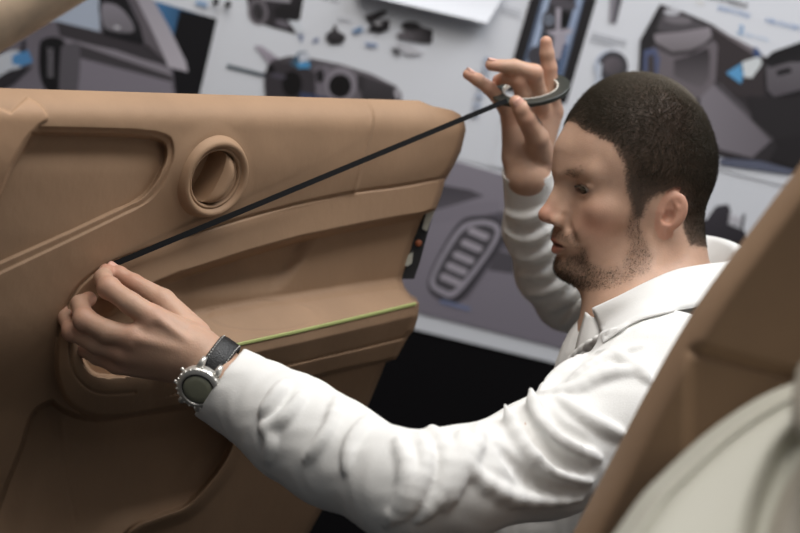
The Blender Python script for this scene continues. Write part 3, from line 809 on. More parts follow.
folds = [
 ([(432, 428), (447, 455), (443, 490), (420, 520)], .0060), ([(398, 440), (407, 470), (402, 500), (386, 525)], .0050),
 ([(420, 434), (426, 460), (417, 492), (404, 518)], .0040), ([(480, 424), (474, 450), (458, 478), (446, 508)], .0055),
 ([(462, 432), (460, 455), (450, 480)], .0042), ([(531, 390), (538, 418), (562, 442), (600, 458)], .0070),
 ([(505, 405), (520, 440), (550, 470), (590, 482)], .0060), ([(464, 462), (490, 486), (525, 500), (580, 500)], .0055),
 ([(548, 392), (575, 388), (610, 372), (640, 372)], .0050), ([(600, 352), (625, 360), (650, 382)], .0045),
 ([(585, 356), (565, 370), (540, 392)], .0050), ([(560, 398), (590, 420), (625, 436)], .0050),
 ([(262, 424), (272, 440), (266, 462)], .0024), ([(302, 394), (288, 414), (262, 430)], .0034),
 ([(284, 382), (272, 402), (262, 414)], .0040), ([(338, 398), (328, 430), (306, 460)], .0028), ([(372, 416), (352, 440), (345, 470)], .0030),
 ([(620, 330), (590, 345), (565, 366)], .0040), ([(640, 345), (605, 358), (570, 380)], .0035),
 ([(505, 212), (525, 218), (548, 208)], .0040), ([(506, 232), (528, 240), (552, 228)], .0045), ([(512, 254), (535, 258), (562, 240)], .0045),
 ([(520, 276), (545, 274), (570, 254)], .0045), ([(530, 294), (556, 288), (580, 266)], .0045), ([(546, 312), (566, 300), (590, 276)], .0045), ([(562, 326), (580, 308), (602, 286)], .0040)]
for L, r in folds: fold(L, r * 1.0, depth=-.0012, k=.0085)
for L, r in [([(520, 406), (532, 432), (556, 458), (596, 472)], .0050), ([(548, 408), (562, 428), (592, 444)], .0040), ([(500, 446), (530, 480), (580, 492)], .0040),
             ([(506, 222), (526, 229), (550, 218)], .0030), ([(509, 243), (531, 249), (557, 234)], .0030), ([(516, 265), (540, 266), (566, 247)], .0030), ([(538, 303), (561, 294), (585, 271)], .0030)]:
    fold(L, r, -.0022, .008, 's')
run_folds()
# openings: cuffs and neck
def axis_ext(a, b, e): t = norm(a - b); return a + t * e
sp.append(pseg(axis_ext(cL0, cL1, .08), cL0 + (cL1 - cL0) * .62, .0335, .0335, .002, 's'))
cutc = axis_ext(cL0, cL1, .050); sp.append(pseg(cutc, axis_ext(cL0, cL1, .06), .0465, .0465, .001, 's'))
def plane_cut(c, nrm_, R): return Prim(lambda p: np.maximum(-((p - c) @ nrm_), np.linalg.norm(p - c - nrm_ * .05, axis=1) - R), c + nrm_ * .05, R, 's', .0008)
sp.append(plane_cut(PC(217.5, 383.5, 1.334), norm([-.80, .60, .05]), .068))
sp.append(pseg(axis_ext(cR0, cR1, .08), cR0 + (cR1 - cR0) * .2, .0290, .0295, .002, 's'))
sp.append(plane_cut(cR0 + (cR1 - cR0) * .02, norm(cR0 - cR1), .055))
neckc = PC(672, 268, 1.59)
sp.append(pell(PC(672, 262, 1.585), (.068, .050, .075), (lat * 1.0, fwd, DN), .004, 's'))
sp.append(pseg(PC(672, 250, 1.58), PC(600, 330, 1.56), .050, .012, .008, 's'))
allp = np.array([q_.c for q_ in sp]); lo = allp.min(0) - .2; hi = allp.max(0) + .2
SV, SF = surfnet(sp, lo, hi, .0020)
SV = relax(SV, SF, 1, .4)
# light crumpling of the cloth
SN = vnormals(SV, SF)
cr = np.sin(SV[:, 0] * 95 + 2 * np.sin(SV[:, 1] * 60)) * np.sin(SV[:, 1] * 80 + 1.5 * np.sin(SV[:, 2] * 70)) * .00028 + np.sin(SV @ np.array([140., 200, 90]) + 2.5 * np.sin(SV @ np.array([50., -70, 90]))) * .0002
SV = SV + SN * cr[:, None]
print('shirt verts', len(SV))
shirt = mobj('shirt', SV, SF, SHIRT, person)
# cuff edge stitching ridge
def ringpts(c, ax, R, n=48):
    a = norm(np.cross(ax, [0, 0, 1.0])); b = np.cross(norm(ax), a); return [c + R * (math.cos(2 * PI * k / n) * a + math.sin(2 * PI * k / n) * b) for k in range(n + 1)]
# collar : fold line (top), inner stand, outer fall
top = smoothpoly([P(*p) for p in [(592, 309, 1.515), (618, 297, 1.488), (648, 282, 1.470), (676, 270.5, 1.475), (705, 265, 1.500), (728, 262, 1.545), (738, 256, 1.600), (733, 246, 1.650), (716, 238, 1.690), (696, 237, 1.705), (660, 250, 1.70), (625, 275, 1.67), (600, 300, 1.63)]], 6, False)
fall = smoothpoly([P(*p) for p in [(603, 342, 1.478), (634, 322, 1.425), (668, 312, 1.415), (700, 306, 1.435), (732, 298, 1.470), (756, 286, 1.530), (766, 272, 1.600), (758, 262, 1.68), (738, 256, 1.74), (706, 256, 1.77), (668, 268, 1.755), (630, 292, 1.70), (606, 322, 1.65)]], 6, False)
stand = smoothpoly([P(*p) for p in [(600, 330, 1.54), (624, 322, 1.505), (650, 308, 1.490), (676, 298, 1.492), (700, 293, 1.515), (716, 290, 1.555), (722, 284, 1.600), (718, 276, 1.640), (706, 270, 1.670), (690, 270, 1.682), (660, 280, 1.68), (630, 300, 1.65), (606, 322, 1.62)]], 6, False)
n = len(top); rows = []
for t in np.linspace(0, 1, 8): rows.append(stand + (top - stand) * t)
ctr = top.mean(0)
for t in np.linspace(0, 1, 10)[1:]:
    m_ = top + (fall - top) * t; m_ = m_ + np.array([0, .006, 0]) * math.sin(t * PI) ; rows.append(m_)
fr_ = len(rows)
cand = [(ri, k) for ri in range(8, fr_) for k in range(min(n, 40))]
pt = np.array([rows[ri][k] for ri, k in cand]); rdv = raydepths(sp, pt[:, 0] / -pt[:, 2] * F + 400, 266.5 - pt[:, 1] / -pt[:, 2] * F)
for (ri, k), p_, rd in zip(cand, pt, rdv):
    if not np.isnan(rd) and -p_[2] > rd - .005: rows[ri][k] = p_ * (rd - .005) / -p_[2]
rw = np.array(rows)
for _ in range(3): rw[9:-1, 1:-1] = .5 * rw[9:-1, 1:-1] + .125 * (rw[8:-2, 1:-1] + rw[10:, 1:-1] + rw[9:-1, :-2] + rw[9:-1, 2:])
vs = rw.reshape(-1, 3); fs = []
for i in range(len(rows) - 1):
    for k in range(n - 1): fs.append((i * n + k, i * n + k + 1, (i + 1) * n + k + 1, (i + 1) * n + k))
col_ = mobj('collar', vs, fs, SHIRT, shirt); md = col_.modifiers.new('s', 'SOLIDIFY'); md.thickness = .0022; md.offset = 0
# front placket falling from the collar opening
fr = [P(*p) for p in [(586, 312, 1.535), (577, 345, 1.525), (570, 385, 1.52), (566, 440, 1.55)]]; bk = [P(*p) for p in [(606, 322, 1.50), (603, 350, 1.475), (602, 392, 1.46), (600, 440, 1.47)]]
fr = smoothpoly(fr, 6, False); bk = smoothpoly(bk, 6, False); n = len(fr); rows = [fr + (bk - fr) * t + np.array([-.004, 0, .004]) * math.sin(t * PI) for t in np.linspace(0, 1, 6)]
vs = np.array(rows).reshape(-1, 3); fs = [(i * n + k, i * n + k + 1, (i + 1) * n + k + 1, (i + 1) * n + k) for i in range(5) for k in range(n - 1)]
pl = mobj('placket', vs, fs, SHIRT, shirt); md = pl.modifiers.new('s', 'SOLIDIFY'); md.thickness = .0024; md.offset = 0
# trousers and shoes (below the frame)
tp = [pell(hips + DN * .03, (.180, .130, .115), (lat, fwd, DN), .05)]
for sgn, (hp, kn, an) in legs.items():
    tp += [pseg(toC(hp), toC(kn), .100, .072, .03), pseg(toC(kn), toC(an + np.array([0, 0, .01])), .072, .058, .02)]
allp = np.array([q_.c for q_ in tp]); TV, TF = surfnet(tp, allp.min(0) - .15, allp.max(0) + .15, .006)
mobj('trousers', TV, TF, TROUS, person)
for sgn, (hp, kn, an) in legs.items():
    a0 = an - np.array([0, 0, .055]); spp = [pseg(toC(a0 - fw2 * .02), toC(a0 + fw2 * .15 - np.array([0, 0, .008])), .044, .036, .02)]
    spp.append(Prim(lambda p: (p @ ZC + (C0[2])) * 1.0, toC(a0), .3, 's', .004))
    v_, f_2 = surfnet(spp, toC(a0) - .28, toC(a0) + .28, .004); mobj('shoe', v_, f_2, SHOEM, person)
# stool he sits on
sz = hw[2] - .155
st = empty('work_stool', (hw[0], hw[1], 0), 'low round work stool under the man in the white shirt', 'stool')
mb = MB(); cst = np.array([hw[0], hw[1], 0.0])
mb.lathe(cst + np.array([0, 0, sz - .05]), (1, 0, 0), (0, 1, 0), (0, 0, 1), [(.0001, 0), (.16, 0), (.175, .012), (.175, .038), (.16, .05), (.0001, .052)], 40)
mobj('seat', mb.v, mb.f, LEATHER, st, world=True)
for k in range(4):
    a = PI / 4 + k * PI / 2; mb = MB(); mb.tube([cst + np.array([.11 * math.cos(a), .11 * math.sin(a), sz - .05]), cst + np.array([.19 * math.cos(a), .19 * math.sin(a), 0.0])], .013, 12)
    mobj('leg', mb.v, mb.f, STEEL, st, world=True)
# ------------------------------------------------------------------ wrist watch
watch = empty('wrist_watch', W(PC(199, 387, 1.30)), 'steel wrist watch with dark display and black leather strap on the left wrist', 'watch')
wc = PC(199.5, 386.5, 1.296)
ax_arm = norm(PC(205, 358, 1.345) - PC(236, 392, 1.325))
wn = norm(np.array([-.16, -.42, .90])); wn = norm(wn)
wa = norm(ax_arm - wn * np.dot(ax_arm, wn)); wb = np.cross(wn, wa)
mb = MB(); mb.lathe(wc, wa, wb, wn, [(.0001, -.006), (.0195, -.006), (.0205, -.004), (.0212, .000), (.0212, .003), (.0205, .0048), (.0185, .0060), (.0160, .0062), (.0152, .0050), (.0150, .0042)], 72)
case = mb.build('case', STEEL, watch, sharp=35)
mb = MB()
for k in range(24):
    a = 2 * PI * k / 24; p = wc + .0203 * (math.cos(a) * wa + math.sin(a) * wb); mb.lathe(p, wa, wb, wn, [(.0009, .003), (.0009, .0056), (.0001, .0061)], 8)
mb.build('bezel_studs', STEEL, case)
mb = MB(); mb.lathe(wc, wa, wb, wn, [(.0152, .0046), (.0145, .0056), (.008, .0062), (.0001, .0064)], 48); mb.build('crystal', DIALM, case)
mb = MB(); mb.lathe(wc, wa, wb, wn, [(.0154, .0049), (.0150, .0058), (.0143, .0060), (.0141, .0054)], 60); mb.build('dial_ring', BLACKP, case)
for a in (math.radians(70), math.radians(-20 + 0), math.radians(20), math.radians(175)):
    mb = MB(); dr = math.cos(a) * wa + math.sin(a) * wb
    mb.tube([wc + dr * .0195, wc + dr * .0222, wc + dr * .0223, wc + dr * .0242], [.0012, .0012, .0019, .0017], 12); mb.build('crown', STEEL, case)
# strap: oval loop round the wrist
sc_ = PC(213.5, 368.5, 1.339); sa = norm(PC(229, 346, 1.342) - PC(199, 391, 1.342)); sb = norm(np.array([0, 0, 1.]) - sa * sa[2]); sx_ = norm(np.cross(sa, sb))
if np.dot(sx_, ax_arm) < 0: sx_ = -sx_
def strap_pt(a, w, lift=0):
    return sc_ + sa * (.0290 + lift) * math.cos(a) + sb * (.0280 + lift) * math.sin(a) + sx_ * w
mb = MB(); vs = []; fs = []; N_ = 72
prof = [(-.0105, 0), (-.0105, .0016), (-.0080, .0030), (-.004, .0034), (.004, .0034), (.0080, .0030), (.0105, .0016), (.0105, 0)]
for i in range(N_):
    a = 2 * PI * i / N_
    for w, l in prof: vs.append(strap_pt(a, w, l))
K = len(prof)
for i in range(N_):
    for k in range(K): fs.append((i * K + k, ((i + 1) % N_) * K + k, ((i + 1) % N_) * K + (k + 1) % K, i * K + (k + 1) % K))
strap = mobj('strap', vs, fs, LEATHER, watch)
mb = MB()
for w in (-.0088, .0088):
    for i in range(60):
        a = 2 * PI * i / 60; mb.tube([strap_pt(a, w, .0027), strap_pt(a + .055, w, .0027)], .0005, 5)
mb.build('stitching', THREADD, strap)
for s_ in (-1, 1):
    for t_ in (-1, 1):
        mb = MB(); c = wc + wb * .0205 * t_ + wa * .0085 * s_
        mb.tube([c - wn * .001 - wb * .003 * t_, c + wb * .0035 * t_ - wn * .001, c + wb * .0070 * t_ - wn * .0055], [.0034, .0032, .0022], 10); mb.build('lug', STEEL, case)
# ------------------------------------------------------------------ tape and its roll
rc = P(530.5, 89.5, 1.715)
rn = norm([-.14, .86, .48]); ra = norm(np.array([1, 0, 0]) - rn * rn[0]); rb_ = np.cross(rn, ra)
roll_ = empty('tape_roll', W(rc), 'thin roll of black line tape hung on the raised right hand', 'tape roll')
mb = MB(); mb.lathe(rc, ra, rb_, rn, [(.0345, -.0026), (.0480, -.0028), (.0486, -.0022), (.0486, .0022), (.0480, .0028), (.0345, .0026), (.0345, -.0026)], 96); mb.build('wound_tape', WOUND, roll_, sharp=40)
mb = MB(); mb.lathe(rc, ra, rb_, rn, [(.0330, -.0029), (.0346, -.0029), (.0346, .0029), (.0330, .0029), (.0330, -.0029)], 96); mb.build('cardboard_core', CORE, roll_, sharp=40)
# stretched strip from the roll to the left fingertips
p0 = P(108.5, 266.5, 1.390); 
tdir = math.radians(218); p1 = rc + .0486 * (math.cos(math.radians(236)) * ra + math.sin(math.radians(236)) * rb_)
p1 = P(507, 100.5, 1.672)
L = [p0 + (p1 - p0) * t for t in np.linspace(0, 1, 30)]
t = norm(p1 - p0); side = norm(np.cross(t, [0, 0, 1.])); vs = []; fs = []
for i, c in enumerate(L):
    tw = i / 29; hw_ = .0030; nrm2 = np.cross(side, t)
    for a, b in ((-1, -1), (1, -1), (1, 1), (-1, 1)): vs.append(c + side * hw_ * a + nrm2 * .00025 * b)
for i in range(29):
    for k in range(4): fs.append((i * 4 + k, i * 4 + (k + 1) % 4, (i + 1) * 4 + (k + 1) % 4, (i + 1) * 4 + k))
fs += [(0, 1, 2, 3), (116, 119, 118, 117)]
tag(mobj('stretched_tape', vs, fs, BLACKT, smooth=False), 'narrow black tape pulled taut between the two hands across the door', 'tape')
# ------------------------------------------------------------------ foreground seats
def relief_sheet(name, LBo, RBo, nr, nc, depthf, m, parent, thick=.05, **kw):
    Lr, Rr = resample(LBo, nr), resample(RBo, nr); s = np.linspace(0, 1, nc)[None, :, None]; s = s ** 1.4
    G = Lr[:, None] + (Rr - Lr)[:, None] * s; gx, gy = G[..., 0], G[..., 1]
    e = np.linalg.norm(G - Lr[:, None], axis=2)
    D = depthf(gx, gy, e); V = P(gx, gy, D).reshape(-1, 3)
    ii = np.arange(nr * nc).reshape(nr, nc); Fq = np.stack([ii[:-1, :-1], ii[1:, :-1], ii[1:, 1:], ii[:-1, 1:]], -1).reshape(-1, 4)
    bd = np.concatenate([ii[0, :], ii[1:, -1], ii[-1, -2::-1], ii[-2:0:-1, 0]]); n = len(bd); fr = V[bd]; bk = fr * (1 + thick / np.abs(fr[:, 2:3])) + np.array([.004, -.004, 0])
    V2 = np.concatenate([V, bk]); b0 = nr * nc
    sd = np.array([(bd[i], b0 + i, b0 + (i + 1) % n, bd[(i + 1) % n]) for i in range(n)])
    c0 = len(V2); V2 = np.concatenate([V2, bk.mean(0)[None]])
    Fq = np.concatenate([Fq, sd[:, ::-1]])
    cap = [(c0, b0 + (i + 1) % n, b0 + i) for i in range(n)]
    return mobj(name, V2, [tuple(f) for f in Fq] + cap, m, parent, **kw)
EL = smoothpoly([(838, 105), (800, 164), (770, 204), (730, 258), (700, 300), (672, 346), (640, 404), (606, 470), (572, 535), (545, 590), (525, 640)], 6, False)
def dclay(x, y, e):
    d = .94 + (x - 700) * -.00030 + (y - 350) * .00018
    d = d + .045 * np.clip(1 - e / 34, 0, 1) ** 2.2
    # pressed step line
    yl = 347 + (x - 700) * .26
    d = d + .0050 * ss(-1.5, 9, y - yl) * ss(680, 697, x) + .005 * np.exp(-((y - yl - 4) / 6.) ** 2) * ss(684, 700, x)
    return d
cseat = empty('clay_seat_shell', (0, 0, 0), 'brown clay seat shell slanting across the right foreground', 'seat model')
cw = W(P(690., 640., 1.1)); cseat.location = cw
relief_sheet('backrest', EL, np.stack([EL[:, 0] * 0 + 1000 , EL[:, 1]], 1), 260, 130, dclay, CLAY, cseat, .09)
EC = smoothpoly([(1000, 330), (900, 344), (840, 362), (800, 380), (766, 394), (731, 415), (697, 441), (663, 473), (640, 497), (614, 534), (592, 568), (572, 620)], 6, False)
def dcream(x, y, e):
    d = .80 + (x - 750) * -.0002 - (y - 470) * .0006
    d = d + .035 * np.clip(1 - e / 50, 0, 1) ** 2.6
    # piping seam running parallel to the edge
    d = d + .006 * np.exp(-((e - 27) / 2.6) ** 2) - .003 * np.exp(-((e - 20) / 5.) ** 2)
    # bolster crease
    L = smoothpoly([(838, 405), (800, 436), (776, 475), (757, 540), (750, 640)], 5, False); xx = np.interp(y, L[:, 1], L[:, 0])
    d = d + .016 * np.exp(-((x - xx) / 14.) ** 2) + .010 * ss(-12, 14, x - xx)
    return d
lseat = empty('car_seat', W(P(750., 640., .9)), 'cream leather car seat with piped edge at the lower right corner', 'seat')
Rr = np.stack([np.linspace(1002, 1000, len(EC)), np.linspace(319, 640, len(EC))], 1)
def build_cream():
    nr, nc = 240, 150
    Lr = resample(EC, nr); base = resample(np.array([(1000, 322), (1000, 640)]), nr)
    return relief_sheet('bolster', EC, base, nr, nc, dcream, CREAM, lseat, .10)
build_cream()
# inner panel insert and head-rest flank
IN = smoothpoly([(845, 395), (812, 432), (792, 470), (778, 505), (768, 540), (760, 640)], 6, False)
relief_sheet('centre_panel', IN, np.stack([IN[:, 0] * 0 + 990, IN[:, 1]], 1), 100, 60, lambda x, y, e: .790 - (y - 470) * .0006 + .02 * np.clip(1 - e / 24, 0, 1) ** 2.2 + 0 * x, CREAM2, lseat, .03)
HRl = smoothpoly([(812, 352), (800, 366), (794, 384), (791, 408), (793, 428), (800, 440), (812, 446)], 6, False)
relief_sheet('side_wing', HRl, np.stack([HRl[:, 0] * 0 + 960, HRl[:, 1]], 1), 60, 50, lambda x, y, e: .735 - (y - 400) * .0004 + .02 * np.clip(1 - e / 18, 0, 1) ** 2.2 + 0 * x, CREAM2, lseat, .05)
mb = MB(); ep = resample(EC, 200); 
G = []
for i in range(1, 199):
    t = ep[i + 1] - ep[i - 1]; t /= np.linalg.norm(t); n_ = np.array([-t[1], t[0]]) ; n_ = n_ if n_[1] > 0 else -n_
    G.append(ep[i] + n_ * 21)
G = np.array(G); GD = .80 + (G[:, 0] - 750) * -.0002 + (G[:, 1] - 470) * .0001 + .050 * (1 - 21 / 60) ** 2.4 - .0015
# ------------------------------------------------------------------ wall, floor, posters
WY = 2.62
def wallpt(px, py, off=0.0):
    dv = W(P(px, py, 1.0)) - C0; t = (WY - off) / dv[1]; return C0 + dv * t
mb = MB(); mb.box((0.4, WY + .05, 1.3), (X, Y, Z), (2.6, .05, 1.3)); tag(mobj('wall_back', mb.v, mb.f, WALLM, world=True, smooth=False), kind='structure')
mb = MB(); mb.box((0.4, .9, -.025), (X, Y, Z), (2.6, 1.72, .025)); tag(mobj('floor', mb.v, mb.f, FLOORM, world=True, smooth=False), kind='structure')
def sheet(name, corners, label, off=.002, th=.0006, group=None, curl=0):
    w = [wallpt(x, y, 0) for x, y in corners]; n = 14; th = off + .0006; ba_ = off - .0004; vs = []; fs = []
    for s_ in (ba_, th):
        for i in range(n + 1):
            for j in range(n + 1):
                u, v = i / n, j / n; p = (w[0] * (1 - u) + w[1] * u) * (1 - v) + (w[3] * (1 - u) + w[2] * u) * v
                c_ = curl * (v ** 3); vs.append(p + np.array([0, -s_ - c_, 0]))
    m = (n + 1) ** 2
    for i in range(n):
        for j in range(n):
            a = i * (n + 1) + j; fs.append((a, a + 1, a + n + 2, a + n + 1)); fs.append((m + a, m + a + n + 1, m + a + n + 2, m + a + 1))
    rim = [i * (n + 1) for i in range(n + 1)] + [n * (n + 1) + j for j in range(1, n + 1)] + [i * (n + 1) + n for i in range(n - 1, -1, -1)] + [j for j in range(n - 1, 0, -1)]
    for k in range(len(rim)):
        a, b = rim[k], rim[(k + 1) % len(rim)]; fs.append((a, b, m + b, m + a))
    o = mobj(name, vs, fs, PAPER, world=True, smooth=False); tag(o, label, 'poster', group); return o
class Art:
    """printed artwork: flat inked shapes on the sheet"""
    def __init__(s, off): s.v = []; s.f = []; s.c = []; s.off = off; s.k = 0
    def poly(s, pts, col, col2=None, grad=None, sm=0):
        pts = smoothpoly(pts, 5) if sm else np.asarray(pts, float); s.k += 1
        n0 = len(s.v)
        if grad is None: g = np.zeros(len(pts))
        else:
            g = pts @ np.array(grad); g = (g - g.min()) / (np.ptp(g) + 1e-9)
        for p, t in zip(pts, g):
            s.v.append(wallpt(p[0], p[1], s.off + s.k * .00008)); s.c.append(np.array(lin(col)) * (1 - t) + np.array(lin(col2 or col)) * t)
        s.f.append(tuple(range(n0, n0 + len(pts)))[::-1]); return s
    def ell(s, cx, cy, a, b, ang, col, col2=None, grad=None, n=28):
        t = np.linspace(0, 2 * PI, n, endpoint=False); ca, sa_ = math.cos(math.radians(ang)), math.sin(math.radians(ang))
        x = a * np.cos(t); y = b * np.sin(t); return s.poly(np.stack([cx + x * ca - y * sa_, cy + x * sa_ + y * ca], 1), col, col2, grad)
    def bar(s, x0, y0, x1, y1, w, col, col2=None):
        d = norm([x1 - x0, y1 - y0]); n_ = np.array([-d[1], d[0]]) * w / 2; a, b = np.array([x0, y0]), np.array([x1, y1])
        return s.poly([a + n_, b + n_, b - n_, a - n_], col, col2, tuple(d) if col2 else None)
    def build(s, name, parent):
        o = mobj(name, s.v, s.f, PRINT, parent, world=True, smooth=False, cols=np.array(s.c))
        import bmesh
        bm = bmesh.new(); bm.from_mesh(o.data); bmesh.ops.triangulate(bm, faces=bm.faces[:]); 
        for f in bm.faces:
            if f.normal.y > 0: f.normal_flip()
        bm.to_mesh(o.data); bm.free(); return o
dU = norm(np.array([.97, .245])); dV_ = norm(np.array([-.245, .97]))
# A: door photograph, upper left
pA = sheet('poster', [(-160, -130), (268, -88), (206, 120), (-200, 60)][0:4], 'poster with a grey car door photo, leftmost on the wall behind the clay door')
a = Art(.0034)
a.poly([(-170, -40), (40, -60), (152, 0), (217, 19), (195, 112), (-180, 60)], (116, 111, 120))
a.poly([(152, 0), (217, 19), (196, 110), (165, 100), (150, 60)], (78, 126, 172), (26, 25, 28), (1, .1))
a.poly([(180, 10), (217, 19), (196, 110), (160, 100), (170, 50)], (27, 26, 29))
a.poly([(-40, -60), (100, -30), (100, 33), (57, 22), (20, 12)], (178, 188, 205))
a.poly([(56, 21), (101, 32), (150, 47), (172, 62), (176, 100), (-20, 100), (-20, 30)], (112, 106, 114), (120, 115, 124), (0, 1))
a.poly([(56, 21), (101, 32), (150, 46), (166, 58), (168, 66), (110, 50), (60, 36)], (66, 62, 66))
a.poly([(60, 38), (115, 50), (170, 68), (172, 76), (115, 58), (60, 44)], (142, 136, 144))
a.poly([(78, 44), (172, 76), (174, 90), (74, 60)], (72, 68, 72))
a.poly([(80, 58), (172, 82), (174, 106), (74, 104)], (134, 128, 138))
a.poly([(42, 40), (56, 37), (66, 44), (60, 60), (60, 92), (48, 92), (40, 76), (39, 52)], (30, 29, 31), sm=1)
for k in range(9): a.bar(47.5, 49 + k * 3.3, 53.5, 50 + k * 3.3, 1.7, (132, 128, 134))
a.poly([(62, 46), (70, 43), (80, 48), (76, 98), (60, 98), (60, 60)], (96, 92, 98), sm=1)
a.poly([(100, -20), (126, -4), (146, 40), (142, 44), (104, 34), (99, 10)], (34, 33, 36))
a.poly([(102, 4), (118, 6), (131, 20), (133, 32), (112, 31), (103, 24)], (142, 137, 146), (120, 116, 122), (0, 1), sm=1)
a.ell(117, 27.5, 3.4, 1.7, 8, (196, 194, 200))
a.poly([(120, -20), (134, -10), (164, 48), (164, 60), (144, 42), (136, 10)], (104, 98, 104))
a.poly([(132, -10), (150, -6), (168, 25), (186, 62), (188, 72), (168, 67), (164, 56), (150, 26)], (168, 163, 172), (190, 184, 192), (0, 1))
a.poly([(-10, 62), (16, 50), (22, 64), (6, 80), (-20, 90)], (200, 204, 212), sm=1)
a.poly([(12, 56), (20, 52), (28, 50), (33, 62), (22, 66), (12, 64)], (88, 142, 192))
a.poly([(-10, 82), (10, 70), (33, 66), (14, 84), (-10, 96)], (52, 50, 54))
a.bar(24, 40, 23, 52, 4, (44, 44, 50))
a.bar(196, 2, 207, 5, 5, (150, 178, 210))
a.build('printed_photo', pA)
def pin(x, y, label):
    c = wallpt(x, y, .004); mb = MB(); mb.lathe(c, X, Z, -Y, [(.0001, -.003), (.0055, 0), (.0055, .002), (.003, .004), (.003, .010), (.0048, .013), (.0001, .014)], 20)
    o = mobj('push_pin', mb.v, mb.f, BLACKP, world=True); tag(o, label, 'pin')
# B: interior sketch sheet
pB = sheet('poster', [(257, -100), (545, -30), (494, 167), (205, 98)], 'white poster with small sketches of car interior parts, right of the door photo', off=.0030)
a = Art(.0044)
g1, g2, g3 = (70, 66, 70), (38, 36, 38), (120, 114, 120)
a.poly([(246, -10), (248, 8), (256, 22), (274, 28), (296, 34), (290, 22), (300, 20), (305, -10)], g1, g2, (1, .3))
a.ell(258, 12, 10, 13, -8, g3); a.ell(258, 12, 7.5, 10.5, -8, (88, 84, 88)); a.ell(258, 12, 4.2, 8, -8, (30, 29, 30)); 
for k in range(4): a.bar(255.5, 7 + k * 3, 260, 7.6 + k * 3, 1.1, (96, 92, 96))
a.ell(287, 13, 13, 8, 10, (40, 38, 40)); a.ell(283, 24, 8, 4, 20, (104, 99, 106)); a.poly([(262, -8), (292, -6), (290, 3), (262, 0)], (150, 146, 152))
a.poly([(296, 33), (304, 36), (301, 43), (299, 36)], (128, 140, 170)); a.poly([(288, 20), (300, 22), (305, 33), (297, 34)], (214, 218, 224))
a.poly([(313, 40), (318, 37), (319, 41), (313, 44)], (120, 130, 160))
a.poly([(254, 45), (262, 46), (278, 58), (275, 66), (267, 62)], (176, 168, 180), (150, 142, 152), (1, 1))
a.bar(227, 66, 300, 84, 3.4, (66, 84, 92), (40, 44, 60))
a.poly([(265, 72), (272, 60), (290, 56), (310, 58), (340, 64), (372, 74), (396, 86), (402, 94), (401, 106), (266, 104), (264, 84)], g1, g3, (1, 0), sm=0)
a.poly([(265, 74), (276, 62), (300, 64), (322, 78), (322, 104), (266, 104)], (62, 58, 62))
a.ell(292, 84, 10, 13, 0, (26, 24, 25)); a.ell(271, 69, 3.4, 5.5, -20, (30, 28, 30)); a.ell(278, 76, 8, 2.6, 12, (82, 78, 88))
a.poly([(290, 64), (298, 52), (306, 51), (312, 64), (300, 69)], (70, 96, 116)); a.poly([(298, 54), (306, 52), (310, 60), (300, 63)], (200, 204, 214)); a.poly([(297, 63), (309, 62), (310, 68), (298, 68)], (84, 156, 206))
a.poly([(315, 66), (330, 66), (336, 100), (316, 100)], (118, 112, 120)); a.ell(320, 76, 4, 7, 0, (34, 32, 34))
a.ell(341, 84, 16, 17, 0, (140, 134, 142)); a.ell(340, 86, 11.5, 12, 0, (26, 24, 25)); a.poly([(300, 92), (330, 98), (330, 104), (300, 104)], (64, 72, 100))
a.poly([(360, 74), (398, 88), (402, 104), (362, 104)], (74, 70, 74), (56, 53, 56), (0, 1)); a.ell(361, 83, 4, 9, -5, (60, 57, 60)); a.ell(397, 94, 2.5, 6, -10, (170, 166, 172))
a.poly([(326, 34), (332, 30), (335, 23), (338, 31), (346, 36), (343, 43), (332, 44), (326, 40)], (84, 80, 84), (40, 38, 40), (0, 1))
a.bar(338, 18, 352, 21, 1.6, (196, 198, 204)); a.poly([(352, 30), (361, 26), (364, 31), (354, 34)], (120, 146, 178)); a.poly([(365, 42), (378, 44), (377, 47), (366, 46)], (140, 156, 186))
a.poly([(364, 16), (384, 10), (388, 12), (376, 20), (390, 20), (389, 29), (380, 33), (366, 30), (372, 26)], (60, 57, 60), (36, 34, 36), (0, 1)); a.ell(378, 23, 4, 2.6, 0, (170, 168, 172))
a.poly([(396, 34), (420, 26), (433, 30), (432, 43), (418, 42), (398, 38)], (118, 113, 118), (34, 32, 34), (1, .2)); a.ell(411, 26, 10, 4.6, 4, (50, 48, 50))
a.poly([(396, 42), (410, 43), (424, 54), (408, 55), (400, 50)], (198, 198, 204)); a.poly([(390, 48), (398, 49), (400, 58), (397, 55)], (70, 68, 72))
a.build('printed_sketches', pB)
def text(s_, x, y, h_px, col, parent, off=.0046, name='printed_text', bold=0):
    cu = bpy.data.curves.new('t', 'FONT'); cu.body = s_; cu.size = 1; cu.extrude = 0; cu.offset = bold
    to = bpy.data.objects.new('t', cu); COL.objects.link(to); bpy.context.view_layer.update()
    me = bpy.data.meshes.new_from_object(to.evaluated_get(bpy.context.evaluated_depsgraph_get())); bpy.data.objects.remove(to)
    org = wallpt(x, y, off); sx = np.linalg.norm(wallpt(x, y, off) - wallpt(x - .245 * h_px, y + .97 * h_px, off)) / .7
    v = np.array([(p.co.x, p.co.y) for p in me.vertices]); ww = org + v[:, :1] * sx * X + v[:, 1:] * sx * Z
    k = MATS.get('ink_%d_%d_%d' % col) or mat('ink_%d_%d_%d' % col, col, .5)
    return mobj(name, ww, [tuple(p.vertices) for p in me.polygons], k, parent, world=True, smooth=False)
text('Mittelkonsole Detail', 320, 0, 3.0, (120, 120, 128), pB) if False else None
text('DETAILS', 321, -1, 3.4, (110, 110, 116), pB); text('MITTE', 352, 6, 3.4, (120, 120, 126), pB) if False else None
